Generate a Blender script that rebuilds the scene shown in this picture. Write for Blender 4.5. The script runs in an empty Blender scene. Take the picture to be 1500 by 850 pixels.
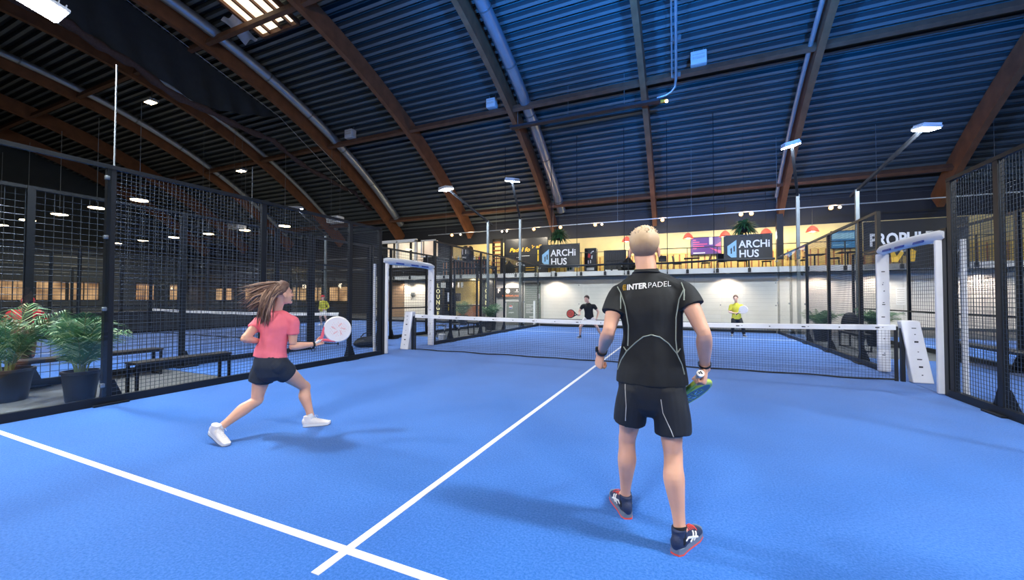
import bpy, math, random
from mathutils import Vector, Matrix, Euler, noise
from mathutils.bvhtree import BVHTree
V = Vector
PI = math.pi
SC = bpy.context.scene
COL = SC.collection
random.seed(7)


# ------------------------------------------------------------------ materials
def new_mat(name):
    m = bpy.data.materials.new(name)
    m.use_nodes = True
    nt = m.node_tree
    nt.nodes.clear()
    out = nt.nodes.new('ShaderNodeOutputMaterial')
    return m, nt, out


def srgb(r, g, b):
    f = lambda c: ((c / 255 + .055) / 1.055) ** 2.4 if c > 10.3 else c / 255 / 12.92
    return (f(r), f(g), f(b), 1)


def mat(name, col, rough=.5, metal=0., spec=.5, var=.0, scale=8., bump=0., bscale=60., coat=0., sub=0.):
    """Principled surface whose colour wanders a little with a noise texture, optional noise bump"""
    m, nt, out = new_mat(name)
    b = nt.nodes.new('ShaderNodeBsdfPrincipled')
    nt.links.new(b.outputs[0], out.inputs[0])
    b.inputs['Roughness'].default_value = rough
    b.inputs['Metallic'].default_value = metal
    b.inputs['Specular IOR Level'].default_value = spec
    b.inputs['Coat Weight'].default_value = coat
    b.inputs['Subsurface Weight'].default_value = sub
    b.inputs['Subsurface Scale'].default_value = .01
    tc = nt.nodes.new('ShaderNodeTexCoord')
    if var > 0:
        n = nt.nodes.new('ShaderNodeTexNoise')
        n.inputs['Scale'].default_value = scale
        n.inputs['Detail'].default_value = 5
        nt.links.new(tc.outputs['Object'], n.inputs['Vector'])
        r = nt.nodes.new('ShaderNodeValToRGB')
        r.color_ramp.elements[0].position = .3
        r.color_ramp.elements[1].position = .7
        r.color_ramp.elements[0].color = [c * (1 - var) for c in col[:3]] + [1]
        r.color_ramp.elements[1].color = [min(1, c * (1 + var)) for c in col[:3]] + [1]
        nt.links.new(n.outputs[0], r.inputs[0])
        nt.links.new(r.outputs[0], b.inputs['Base Color'])
    else:
        b.inputs['Base Color'].default_value = col
    if bump > 0:
        n2 = nt.nodes.new('ShaderNodeTexNoise')
        n2.inputs['Scale'].default_value = bscale
        n2.inputs['Detail'].default_value = 4
        nt.links.new(tc.outputs['Object'], n2.inputs['Vector'])
        bp = nt.nodes.new('ShaderNodeBump')
        bp.inputs['Strength'].default_value = bump
        bp.inputs['Distance'].default_value = .01
        nt.links.new(n2.outputs[0], bp.inputs['Height'])
        nt.links.new(bp.outputs[0], b.inputs['Normal'])
    return m


def emis(name, col, strength, base=None):
    m, nt, out = new_mat(name)
    b = nt.nodes.new('ShaderNodeBsdfPrincipled')
    b.inputs['Base Color'].default_value = base or col
    b.inputs['Emission Color'].default_value = col
    b.inputs['Emission Strength'].default_value = strength
    nt.links.new(b.outputs[0], out.inputs[0])
    return m


def glass_mat(name, tint, blend=.04, rough=.0):
    """thin clear pane: transparent with a Fresnel-weighted mirror"""
    m, nt, out = new_mat(name)
    t = nt.nodes.new('ShaderNodeBsdfTransparent'); t.inputs[0].default_value = tint
    g = nt.nodes.new('ShaderNodeBsdfGlossy'); g.inputs['Roughness'].default_value = rough
    lw = nt.nodes.new('ShaderNodeLayerWeight'); lw.inputs['Blend'].default_value = .5
    pw = nt.nodes.new('ShaderNodeMath'); pw.operation = 'POWER'; pw.inputs[1].default_value = 5
    nt.links.new(lw.outputs['Facing'], pw.inputs[0])
    f = nt.nodes.new('ShaderNodeMath'); f.operation = 'MULTIPLY_ADD'; f.inputs[1].default_value = .9; f.inputs[2].default_value = blend
    nt.links.new(pw.outputs[0], f.inputs[0])
    x = nt.nodes.new('ShaderNodeMixShader')
    nt.links.new(f.outputs[0], x.inputs[0])
    nt.links.new(t.outputs[0], x.inputs[1]); nt.links.new(g.outputs[0], x.inputs[2])
    nt.links.new(x.outputs[0], out.inputs[0])
    return m


def ramp_mat(name, axis, stops, rough=.6, nscale=30., namt=.1):
    """colour bands along one object axis (hair, fabric), roughened by noise"""
    m, nt, out = new_mat(name)
    b = nt.nodes.new('ShaderNodeBsdfPrincipled'); b.inputs['Roughness'].default_value = rough
    tc = nt.nodes.new('ShaderNodeTexCoord')
    sx = nt.nodes.new('ShaderNodeSeparateXYZ'); nt.links.new(tc.outputs['Object'], sx.inputs[0])
    n = nt.nodes.new('ShaderNodeTexNoise'); n.inputs['Scale'].default_value = nscale; n.inputs['Detail'].default_value = 4
    nt.links.new(tc.outputs['Object'], n.inputs['Vector'])
    a = nt.nodes.new('ShaderNodeMath'); a.operation = 'MULTIPLY_ADD'
    nt.links.new(n.outputs[0], a.inputs[0]); a.inputs[1].default_value = namt
    nt.links.new(sx.outputs[axis], a.inputs[2])
    lo, hi = stops[0][0], stops[-1][0]
    mr = nt.nodes.new('ShaderNodeMapRange')
    mr.inputs[1].default_value = lo + namt / 2; mr.inputs[2].default_value = hi + namt / 2
    nt.links.new(a.outputs[0], mr.inputs[0])
    r = nt.nodes.new('ShaderNodeValToRGB')
    els = r.color_ramp.elements
    els[0].position = 0; els[0].color = stops[0][1]
    els[1].position = 1; els[1].color = stops[-1][1]
    for p, c in stops[1:-1]:
        e = els.new((p - lo) / (hi - lo)); e.color = c
    nt.links.new(mr.outputs[0], r.inputs[0])
    nt.links.new(r.outputs[0], b.inputs['Base Color'])
    nt.links.new(b.outputs[0], out.inputs[0])
    return m


def turf_mat():
    m, nt, out = new_mat('blue_turf')
    b = nt.nodes.new('ShaderNodeBsdfPrincipled')
    b.inputs['Roughness'].default_value = .85
    b.inputs['Specular IOR Level'].default_value = .15
    b.inputs['Sheen Weight'].default_value = .3; b.inputs['Sheen Roughness'].default_value = .4
    tc = nt.nodes.new('ShaderNodeTexCoord')
    n = nt.nodes.new('ShaderNodeTexNoise'); n.inputs['Scale'].default_value = 70; n.inputs['Detail'].default_value = 6; n.inputs['Roughness'].default_value = .8
    n2 = nt.nodes.new('ShaderNodeTexNoise'); n2.inputs['Scale'].default_value = 1.1; n2.inputs['Detail'].default_value = 3
    for q in (n, n2): nt.links.new(tc.outputs['Object'], q.inputs['Vector'])
    r = nt.nodes.new('ShaderNodeValToRGB')
    e = r.color_ramp.elements
    e[0].position = .38; e[0].color = (.004, .125, .46, 1)
    e[1].position = .63; e[1].color = (.07, .222, .67, 1)
    nt.links.new(n.outputs[0], r.inputs[0])
    mx = nt.nodes.new('ShaderNodeMixRGB'); mx.blend_type = 'MULTIPLY'
    r2 = nt.nodes.new('ShaderNodeValToRGB')
    r2.color_ramp.elements[0].position = .35; r2.color_ramp.elements[0].color = (.85, .88, .9, 1)
    r2.color_ramp.elements[1].position = .65; r2.color_ramp.elements[1].color = (1, 1, 1, 1)
    nt.links.new(n2.outputs[0], r2.inputs[0])
    mx.inputs[0].default_value = 1
    nt.links.new(r.outputs[0], mx.inputs[1]); nt.links.new(r2.outputs[0], mx.inputs[2])
    nt.links.new(mx.outputs[0], b.inputs['Base Color'])
    bp = nt.nodes.new('ShaderNodeBump'); bp.inputs['Strength'].default_value = .35; bp.inputs['Distance'].default_value = .008
    nt.links.new(n.outputs[0], bp.inputs['Height']); nt.links.new(bp.outputs[0], b.inputs['Normal'])
    nt.links.new(b.outputs[0], out.inputs[0])
    return m


M = {}
M['turf'] = turf_mat()
M['line'] = mat('white_turf_line', srgb(238, 240, 245), .8, var=.04, scale=90, bump=.2, bscale=120)
M['floor'] = mat('grey_concrete', srgb(90, 94, 97), .75, var=.12, scale=3, bump=.1, bscale=40)
M['black_steel'] = mat('black_powder_coated_steel', srgb(26, 30, 36), .45, spec=.35, var=.1, scale=5)
M['wire'] = mat('dark_galvanised_wire', srgb(66, 76, 88), .34, metal=.5, var=.06, scale=4)
M['galv'] = mat('galvanised_steel', srgb(124, 133, 140), .45, metal=.6, var=.12, scale=12)
M['glass'] = glass_mat('court_glass', (.97, .99, .985, 1), .035)
M['pad'] = mat('white_padding', srgb(236, 236, 238), .55, var=.03, scale=6, bump=.15, bscale=9)
M['ink'] = mat('black_print', srgb(45, 46, 50), .6, var=.05)
M['netcord'] = mat('black_net_cord', srgb(16, 20, 28), .7, var=.1)
M['tape'] = mat('white_net_tape', srgb(240, 240, 242), .6, var=.03)
M['roof'] = mat('steel_roof_sheet', srgb(100, 110, 114), .5, metal=.1, var=.1, scale=.6)
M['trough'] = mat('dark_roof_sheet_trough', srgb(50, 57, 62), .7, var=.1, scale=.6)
M['glulam'] = mat('glulam_timber', srgb(122, 82, 58), .6, var=.2, scale=2.2, bump=.1, bscale=14)
M['purlin'] = mat('brown_timber', srgb(104, 74, 58), .65, var=.2, scale=3)
M['duct'] = mat('spiral_duct', srgb(165, 178, 196), .32, metal=.75, var=.08, scale=2)
M['pipe'] = mat('silver_pipe', srgb(170, 180, 190), .35, metal=.6, var=.05)
M['darkwall'] = mat('dark_wall_cladding', srgb(36, 41, 50), .6, var=.12, scale=1.5)
M['greywall'] = mat('grey_wall_cladding', srgb(66, 76, 86), .6, var=.1, scale=1.2)
M['whitewall'] = mat('white_wall_panel', srgb(226, 224, 220), .6, var=.03, scale=2)
M['groove'] = mat('grey_panel_joint', srgb(194, 193, 190), .7, var=.05)
M['slabwhite'] = mat('white_fascia', srgb(226, 226, 224), .5, var=.03, scale=3)
M['yellow'] = mat('yellow_wall', srgb(228, 208, 146), .6, var=.05, scale=2)
M['yslat'] = mat('yellow_timber_batten', srgb(224, 198, 118), .6, var=.12, scale=6)
M['dark'] = mat('charcoal_laminate', srgb(32, 34, 38), .5, var=.12, scale=5)
M['banner'] = mat('charcoal_banner_vinyl', srgb(22, 27, 32), .5, var=.08, scale=4, bump=.2, bscale=2)
M['white'] = mat('white_print', srgb(242, 242, 242), .5, var=.02)
M['iceblue'] = mat('pale_blue_print', srgb(150, 200, 232), .5, var=.03)
M['gold'] = mat('gold_print', srgb(226, 178, 54), .5, var=.04)
M['yellowprint'] = mat('yellow_print', srgb(232, 196, 60), .5, var=.04)
M['orange'] = mat('orange_print', srgb(228, 120, 50), .5, var=.04)
M['redprint'] = mat('red_print', srgb(214, 40, 48), .5, var=.04)
M['blueprint'] = mat('blue_print', srgb(30, 70, 160), .5, var=.04)
M['bench'] = mat('dark_bench_board', srgb(40, 40, 42), .5, var=.15, scale=8)
M['pot'] = mat('black_plastic_pot', srgb(28, 30, 34), .5, var=.12, scale=6)
M['soil'] = mat('potting_soil', srgb(44, 34, 26), .95, var=.3, scale=40, bump=.5, bscale=60)
M['leaf'] = mat('palm_leaf', srgb(60, 106, 68), .45, var=.35, scale=9)
M['leafpale'] = mat('palm_leaf_pale', srgb(150, 172, 130), .45, var=.25, scale=9)
M['stem'] = mat('palm_stem', srgb(96, 112, 62), .6, var=.2)
M['skin'] = mat('fair_skin', srgb(232, 176, 148), .5, var=.06, scale=10, sub=.06, bump=.06, bscale=180)
M['skinpale'] = mat('pale_skin', srgb(228, 186, 168), .5, var=.06, scale=10)
M['shirtblack'] = mat('black_sports_fabric', srgb(24, 27, 30), .75, var=.1, scale=25, bump=.2, bscale=14)
M['shortsblack'] = mat('navy_black_shorts_fabric', srgb(24, 29, 38), .7, var=.1, scale=25, bump=.25, bscale=12)
M['piping'] = mat('grey_green_piping', srgb(158, 168, 158), .6, var=.05)
M['pink'] = mat('coral_pink_fabric', srgb(255, 122, 136), .75, var=.05, scale=20, bump=.25, bscale=12)
M['skort'] = mat('charcoal_navy_fabric', srgb(38, 46, 60), .75, var=.08, scale=20, bump=.25, bscale=10)
M['lime'] = mat('lime_yellow_fabric', srgb(216, 212, 72), .7, var=.07, scale=20, bump=.2, bscale=14)
M['redfab'] = mat('red_fabric', srgb(190, 36, 48), .75, var=.08, scale=20)
M['browntrouser'] = mat('brown_trousers', srgb(96, 66, 56), .75, var=.1, scale=20)
M['whitefab'] = mat('white_fabric', srgb(232, 232, 236), .75, var=.04, scale=20, bump=.2, bscale=14)
M['shoewhite'] = mat('white_mesh_shoe', srgb(240, 234, 230), .65, var=.04, scale=40, bump=.2, bscale=120)
M['solewhite'] = mat('white_rubber_sole', srgb(238, 238, 238), .5, var=.03)
M['solegrey'] = mat('grey_rubber_sole', srgb(112, 126, 146), .5, var=.06)
M['shoenavy'] = mat('navy_mesh_shoe', srgb(36, 50, 84), .65, var=.12, scale=50, bump=.25, bscale=120)
M['coral'] = mat('coral_rubber', srgb(238, 84, 74), .55, var=.05)
M['sock'] = mat('black_sock', srgb(22, 24, 30), .8, var=.1)
M['strap'] = mat('black_strap', srgb(20, 21, 24), .5, var=.1)
M['raqwhite'] = mat('white_racket_face', srgb(246, 240, 236), .4, var=.02, coat=.3)
M['raqpink'] = mat('coral_racket_frame', srgb(246, 110, 124), .4, var=.05, coat=.3)
M['raqred'] = mat('red_racket_face', srgb(214, 48, 44), .4, var=.1, coat=.3)
M['raqblack'] = mat('black_racket_frame', srgb(24, 24, 28), .35, var=.1, coat=.3)
M['raqgreen'] = mat('lime_racket_frame', srgb(190, 214, 84), .4, var=.15, coat=.3)
M['raqteal'] = mat('dark_teal_racket_face', srgb(24, 62, 72), .4, var=.15, coat=.3)
M['grip'] = mat('white_grip_tape', srgb(222, 224, 222), .7, var=.05)
M['eye'] = mat('dark_eye', srgb(40, 32, 30), .3, var=.1)
M['ball'] = mat('yellow_felt_ball', srgb(214, 228, 60), .9, var=.1, scale=80)
M['bagblack'] = mat('black_bag_fabric', srgb(26, 28, 32), .55, var=.2, scale=14, bump=.5, bscale=9)
M['net'] = mat('dark_curtain_net', srgb(36, 46, 56), .85, var=.12, scale=3)
M['netroll'] = mat('gathered_brown_net', srgb(70, 58, 62), .9, var=.25, scale=12, bump=.6, bscale=30)
M['plastic'] = mat('white_plastic_box', srgb(206, 212, 220), .45, var=.05)
M['redshade'] = mat('red_lampshade', srgb(214, 64, 50), .45, var=.06)
M['mast'] = mat('dull_mast_steel', srgb(84, 93, 100), .5, metal=.5, var=.06)
M['tan'] = mat('tan_wall_panel', srgb(150, 126, 106), .6, var=.08, scale=2)
M['woodorange'] = mat('orange_wood_slats', srgb(178, 116, 72), .6, var=.2, scale=6)
M['greendoor'] = mat('grey_green_door', srgb(112, 124, 118), .5, var=.05)
M['led'] = emis('led_panel_lit', (.92, .97, 1, 1), 55)
M['warmled'] = emis('warm_lamp_lit', (1, .72, .42, 1), 14)
M['bulb'] = emis('warm_bulb_lit', (1, .52, .2, 1), 2.6)
M['bulbcool'] = emis('cool_bulb_lit', (1, .86, .7, 1), 3)
M['redglow'] = emis('red_shade_inner_lit', (1, .2, .13, 1), .4, (.62, .07, .05, 1))
M['screenp'] = emis('purple_screen_lit', (.13, .035, .34, 1), .45, (.02, .01, .05, 1))
M['screenm'] = emis('magenta_screen_text', (.8, .06, .25, 1), .7, (.1, .02, .04, 1))
M['screenw'] = emis('white_screen_area', (.8, .86, 1, 1), .8, (.2, .2, .2, 1))
M['screenb'] = emis('blue_screen_lit', (.06, .28, .6, 1), .4, (.01, .04, .08, 1))
M['screenb2'] = emis('pale_blue_screen_area', (.3, .62, .85, 1), .5, (.05, .08, .1, 1))


def lit_window_mat(name, c0, c1, s):
    m, nt, out = new_mat(name)
    b = nt.nodes.new('ShaderNodeBsdfPrincipled')
    tc = nt.nodes.new('ShaderNodeTexCoord')
    n = nt.nodes.new('ShaderNodeTexNoise'); n.inputs['Scale'].default_value = .7
    nt.links.new(tc.outputs['Object'], n.inputs['Vector'])
    r = nt.nodes.new('ShaderNodeValToRGB')
    r.color_ramp.elements[0].position = .35; r.color_ramp.elements[0].color = c0
    r.color_ramp.elements[1].position = .66; r.color_ramp.elements[1].color = c1
    nt.links.new(n.outputs[0], r.inputs[0]); nt.links.new(r.outputs[0], b.inputs['Emission Color'])
    b.inputs['Emission Strength'].default_value = s
    b.inputs['Base Color'].default_value = (.05, .04, .03, 1)
    nt.links.new(b.outputs[0], out.inputs[0])
    return m


M['litwood'] = lit_window_mat('lit_interior', (.22, .1, .045, 1), (.85, .5, .24, 1), .55)
M['litoffice'] = lit_window_mat('lit_office', (.55, .4, .3, 1), (.95, .8, .6, 1), .8)
M['letterlit'] = emis('lit_sign_letters', (.85, .78, .4, 1), .55)
M['skyl'] = lit_window_mat('lit_skylight_panel', (.95, .72, .45, 1), (1, .9, .72, 1), 1.25)


# ------------------------------------------------------------------ mesh builder
class MB:
    def __init__(s):
        s.v = []; s.f = []

    def add(s, vs, fs):
        o = len(s.v)
        s.v += [tuple(p) for p in vs]
        s.f += [tuple(i + o for i in f) for f in fs]
        return s

    def box(s, c, size, rot=None):
        c = V(c); hx, hy, hz = [q / 2 for q in size]
        vs = [V((x, y, z)) for x in (-hx, hx) for y in (-hy, hy) for z in (-hz, hz)]
        if rot is not None: vs = [rot @ q for q in vs]
        return s.add([c + q for q in vs], [(0, 1, 3, 2), (4, 6, 7, 5), (0, 4, 5, 1), (2, 3, 7, 6), (0, 2, 6, 4), (1, 5, 7, 3)])

    def bar(s, a, b, w, h, up=(0, 0, 1)):
        a, b = V(a), V(b); t = (b - a).normalized(); up = V(up)
        if abs(t.dot(up)) > .98: up = V((1, 0, 0))
        x = t.cross(up).normalized() * w / 2; y = x.cross(t).normalized() * h / 2
        vs = [p + i * x + j * y for p in (a, b) for i, j in ((-1, -1), (1, -1), (1, 1), (-1, 1))]
        return s.add(vs, [(3, 2, 1, 0), (4, 5, 6, 7)] + [(i, (i + 1) % 4, 4 + (i + 1) % 4, 4 + i) for i in range(4)])

    def rbox(s, c, size, r=.02, rot=None, n=2):
        """box with rounded edges (superellipse-like corner arcs in all three planes)"""
        import bmesh
        bm = bmesh.new()
        bmesh.ops.create_cube(bm, size=1)
        for q in bm.verts: q.co = V((q.co.x * size[0], q.co.y * size[1], q.co.z * size[2]))
        bmesh.ops.bevel(bm, geom=bm.edges[:], offset=min(r, min(size) * .49), segments=n, affect='EDGES', profile=.5)
        c = V(c)
        bm.verts.index_update()
        vs = [c + (rot @ q.co if rot is not None else q.co) for q in bm.verts]
        fs = [[q.index for q in f.verts] for f in bm.faces]
        bm.free()
        return s.add(vs, fs)

    def tube(s, pts, r, n=8, cap=True):
        pts = [V(p) for p in pts]
        rs = r if isinstance(r, (list, tuple)) else [r] * len(pts)
        prev = None; o = len(s.v); k = len(pts)
        for i, p in enumerate(pts):
            t = (pts[min(i + 1, k - 1)] - pts[max(i - 1, 0)]).normalized()
            if prev is None:
                u = t.cross(V((0, 0, 1)))
                if u.length < .1: u = t.cross(V((1, 0, 0)))
            else:
                u = prev - t * prev.dot(t)
            u.normalize(); prev = u; w = t.cross(u)
            for j in range(n):
                a = 2 * PI * j / n
                s.v.append(tuple(p + (u * math.cos(a) + w * math.sin(a)) * rs[i]))
        for i in range(k - 1):
            for j in range(n):
                a = o + i * n + j; b = o + i * n + (j + 1) % n
                s.f.append((a, b, b + n, a + n))
        if cap:
            s.f.append(tuple(o + j for j in range(n))[::-1]); s.f.append(tuple(o + (k - 1) * n + j for j in range(n)))
        return s

    def chain(s, pts, ref, n=20, caps=(True, True), sub=4):
        """elliptic tube through (centre, r_side, r_other) stations, smoothed; round or flat ends"""
        P = [(V(c), a, b) for c, a, b in pts]
        Q = []
        k = len(P)
        for i in range(k - 1):
            p0, p1, p2, p3 = P[max(i - 1, 0)], P[i], P[i + 1], P[min(i + 2, k - 1)]
            for j in range(sub):
                t = j / sub
                cr = lambda a, b, c, d: .5 * ((2 * b) + (c - a) * t + (2 * a - 5 * b + 4 * c - d) * t * t + (3 * b - a - 3 * c + d) * t ** 3)
                Q.append((cr(p0[0], p1[0], p2[0], p3[0]), cr(p0[1], p1[1], p2[1], p3[1]), cr(p0[2], p1[2], p2[2], p3[2])))
        Q.append(P[-1])
        ref = V(ref)
        T = [(Q[min(i + 1, len(Q) - 1)][0] - Q[max(i - 1, 0)][0]).normalized() for i in range(len(Q))]
        if caps[0]:
            c, a, b = Q[0]; h = min(a, b)
            Q = [(c - T[0] * h * .97, a * .25, b * .25), (c - T[0] * h * .8, a * .6, b * .6), (c - T[0] * h * .45, a * .89, b * .89)] + Q
            T = [T[0]] * 3 + T
        if caps[1]:
            c, a, b = Q[-1]; h = min(a, b)
            Q = Q + [(c + T[-1] * h * .45, a * .89, b * .89), (c + T[-1] * h * .8, a * .6, b * .6), (c + T[-1] * h * .97, a * .25, b * .25)]
            T = T + [T[-1]] * 3
        o = len(s.v)
        for (c, a, b), t in zip(Q, T):
            x = ref - t * ref.dot(t)
            if x.length < .05: x = t.orthogonal()
            x.normalize(); y = t.cross(x)
            for j in range(n):
                g = 2 * PI * j / n
                s.v.append(tuple(c + x * a * math.cos(g) + y * b * math.sin(g)))
        m = len(Q)
        for i in range(m - 1):
            for j in range(n):
                a = o + i * n + j; b = o + i * n + (j + 1) % n
                s.f.append((a, b, b + n, a + n))
        s.f.append(tuple(o + j for j in range(n))[::-1]); s.f.append(tuple(o + (m - 1) * n + j for j in range(n)))
        return s

    def ell(s, c, ax, n=16, m=10):
        """ellipsoid with three axis vectors"""
        c = V(c); x, y, z = [V(a) for a in ax]
        o = len(s.v)
        s.v.append(tuple(c + z))
        for i in range(1, m):
            a = PI * i / m
            for j in range(n):
                b = 2 * PI * j / n
                s.v.append(tuple(c + z * math.cos(a) + (x * math.cos(b) + y * math.sin(b)) * math.sin(a)))
        s.v.append(tuple(c - z))
        for j in range(n): s.f.append((o, o + 1 + j, o + 1 + (j + 1) % n))
        for i in range(m - 2):
            for j in range(n):
                a = o + 1 + i * n + j; b = o + 1 + i * n + (j + 1) % n
                s.f.append((a, a + n, b + n, b))
        e = len(s.v) - 1; q = o + 1 + (m - 2) * n
        for j in range(n): s.f.append((e, q + (j + 1) % n, q + j))
        return s

    def lathe(s, prof, c=(0, 0, 0), n=20, mtx=None):
        o = len(s.v); c = V(c)
        for r, z in prof:
            for j in range(n):
                a = 2 * PI * j / n
                p = V((r * math.cos(a), r * math.sin(a), z))
                if mtx is not None: p = mtx @ p
                s.v.append(tuple(c + p))
        for i in range(len(prof) - 1):
            for j in range(n):
                a = o + i * n + j; b = o + i * n + (j + 1) % n
                s.f.append((a, b, b + n, a + n))
        s.f.append(tuple(o + j for j in range(n))[::-1]); s.f.append(tuple(o + (len(prof) - 1) * n + j for j in range(n)))
        return s

    def slab(s, outline, fn, d0, d1):
        """2D outline extruded: fn(u, v, d) -> point"""
        k = len(outline); o = len(s.v)
        for d in (d0, d1):
            for u, w in outline: s.v.append(tuple(fn(u, w, d)))
        s.f.append(tuple(o + i for i in range(k))[::-1]); s.f.append(tuple(o + k + i for i in range(k)))
        for i in range(k): s.f.append((o + i, o + (i + 1) % k, o + k + (i + 1) % k, o + k + i))
        return s

    def mesh(s, name):
        me = bpy.data.meshes.new(name)
        me.from_pydata(s.v, [], s.f)
        me.update()
        return me


def shade(me, ang=35):
    if ang is None: return
    for p in me.polygons: p.use_smooth = True
    try:
        me.set_sharp_from_angle(angle=math.radians(ang))
    except Exception:
        pass


def obj(name, mb, m, parent=None, smooth=None, label=None, loc=None):
    me = mb if isinstance(mb, bpy.types.Mesh) else mb.mesh(name)
    me.materials.clear()
    me.materials.append(M[m] if isinstance(m, str) else m)
    if smooth: shade(me, smooth)
    o = bpy.data.objects.new(name, me)
    COL.objects.link(o)
    if parent is not None: o.parent = parent
    if loc is not None: o.location = loc
    if label: o['label'] = label
    return o


def thing(name, label, cat, loc=(0, 0, 0), rz=0., group=None):
    o = bpy.data.objects.new(name, None)
    o.empty_display_size = .2
    COL.objects.link(o)
    o.location = loc; o.rotation_euler = (0, 0, rz)
    return tag(o, label, cat, group)


def tag(o, label, cat, group=None, kind=None):
    o['label'] = label; o['category'] = cat
    if group: o['group'] = group
    if kind: o['kind'] = kind
    return o


def struct(name, mb, m, smooth=None, label=None, cat=None, parent=None):
    o = obj(name, mb, m, parent, smooth)
    if parent is None:
        o['kind'] = 'structure'
        if label: o['label'] = label
        if cat: o['category'] = cat
    return o


def copy_tree(o, parent=None):
    c = o.copy(); COL.objects.link(c); c.parent = parent
    for ch in list(o.children): copy_tree(ch, c)
    return c


def clone(o, loc, label, rz=None, group=None):
    c = copy_tree(o); c.location = loc; c['label'] = label
    if rz is not None: c.rotation_euler = (0, 0, rz)
    if group: c['group'] = group
    return c


def fuse(mb, voxel, it=4, fac=.5, name='body'):
    """join overlapping closed shapes into one continuous skin"""
    me = mb.mesh(name)
    t = bpy.data.objects.new(name, me); COL.objects.link(t)
    r = t.modifiers.new('r', 'REMESH'); r.mode = 'VOXEL'; r.voxel_size = voxel; r.use_smooth_shade = True
    q = t.modifiers.new('s', 'SMOOTH'); q.factor = fac; q.iterations = it
    dg = bpy.context.evaluated_depsgraph_get()
    out = bpy.data.meshes.new_from_object(t.evaluated_get(dg), depsgraph=dg)
    out.name = name
    bpy.data.objects.remove(t)
    for p in out.polygons: p.use_smooth = True
    return out


def wrinkle(me, amp, sc, seed=0, stretch=(1, 1, .45)):
    for v in me.vertices:
        p = v.co
        d = noise.noise(V((p.x * sc * stretch[0] + seed, p.y * sc * stretch[1], p.z * sc * stretch[2])))
        d += .5 * noise.noise(V((p.x * sc * 2.1 + seed, p.y * sc * 2.1, p.z * sc * 1.2)))
        v.co = p + v.normal * d * amp
    me.update()


def text_mb(body, height, fn, bold=0., spacing=1., shear=0., depth=.004, align='LEFT', width=None):
    """letters as thin solid shapes; fn(u, v, d) -> point. height = capital height"""
    cu = bpy.data.curves.new('t', 'FONT')
    cu.body = body; cu.size = 1; cu.offset = bold; cu.space_character = spacing; cu.shear = shear; cu.align_x = align
    cu.resolution_u = 3
    t = bpy.data.objects.new('t', cu); COL.objects.link(t)
    dg = bpy.context.evaluated_depsgraph_get()
    me = bpy.data.meshes.new_from_object(t.evaluated_get(dg), depsgraph=dg)
    bpy.data.objects.remove(t); bpy.data.curves.remove(cu)
    k = height / .69
    kx = k
    if width:
        xs = [v.co.x for v in me.vertices]
        kx = width / (max(xs) - min(xs))
    n = len(me.vertices)
    mb = MB()
    vs = [fn(v.co.x * kx, v.co.y * k, depth) for v in me.vertices] + [fn(v.co.x * kx, v.co.y * k, 0) for v in me.vertices]
    fs = [tuple(p.vertices) for p in me.polygons] + [tuple(i + n for i in p.vertices)[::-1] for p in me.polygons]
    cnt = {}
    for p in me.polygons:
        for e in p.edge_keys: cnt[e] = cnt.get(e, 0) + 1
    for p in me.polygons:
        vv = list(p.vertices)
        for a, b in zip(vv, vv[1:] + vv[:1]):
            if cnt[tuple(sorted((a, b)))] == 1: fs.append((b, a, a + n, b + n))
    bpy.data.meshes.remove(me)
    return mb.add(vs, fs)


def arc_pts(c, r, a0, a1, n):
    return [(c[0] + r * math.cos(a0 + (a1 - a0) * i / n), c[1] + r * math.sin(a0 + (a1 - a0) * i / n)) for i in range(n + 1)]
# ================================================================== THE HALL
YC, ZC, RR = -3.849, -18.055, 33.316
AX0, AXS = -6.949, 6.832
XL, XR, YB, YF = -52., 27., 19.05, -26.


def rz(y, dr=0.): return ZC + math.sqrt((RR + dr) ** 2 - (y - YC) ** 2)


def rpt(x, y, dr=0.): return V((x, y, rz(y, dr)))


# floor, walls
struct('floor', MB().box(((XL + XR) / 2, (YB + YF) / 2, -.062), (XR - XL, YB - YF, .1)), 'floor')
struct('wall_back', MB().box(((XL + XR) / 2, YB + .15, 3.8), (XR - XL, .3, 7.6)), 'darkwall')
struct('wall_left', MB().box((XL - .15, (YB + YF) / 2, 8), (.3, YB - YF, 16)), 'greywall')
struct('wall_right', MB().box((XR + .15, (YB + YF) / 2, 8), (.3, YB - YF, 16)), 'darkwall')
struct('wall_front', MB().box(((XL + XR) / 2, YF - .15, 4), (XR - XL, .3, 8)), 'darkwall')

# corrugated vault, ribs running along x
mb = MB()
per, dep, base = .42, .26, .66
a0 = math.asin((YF - YC) / (RR + base)); a1 = math.asin((YB + .3 - YC) / (RR + base))
n = int((a1 - a0) * (RR + base) / per)
prof = []
for i in range(n):
    for fr, h in ((0, 0), (.34, 0), (.42, dep), (.92, dep)):
        a = a0 + (i + fr) * (a1 - a0) / n
        prof.append((YC + (RR + base + h) * math.sin(a), ZC + (RR + base + h) * math.cos(a)))
k = len(prof)
vs = [(x, y, z) for x in (XL, XR) for y, z in prof] + [(x, y, z + .25) for x in (XL, XR) for y, z in prof]
fs = []
for i in range(k - 1):
    fs.append((i, i + 1, k + i + 1, k + i)); fs.append((2 * k + i, 3 * k + i, 3 * k + i + 1, 2 * k + i + 1))
mb.add(vs, fs)
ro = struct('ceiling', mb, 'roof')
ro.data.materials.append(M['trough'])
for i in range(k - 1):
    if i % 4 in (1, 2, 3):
        ro.data.polygons[2 * i].material_index = 1

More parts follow.
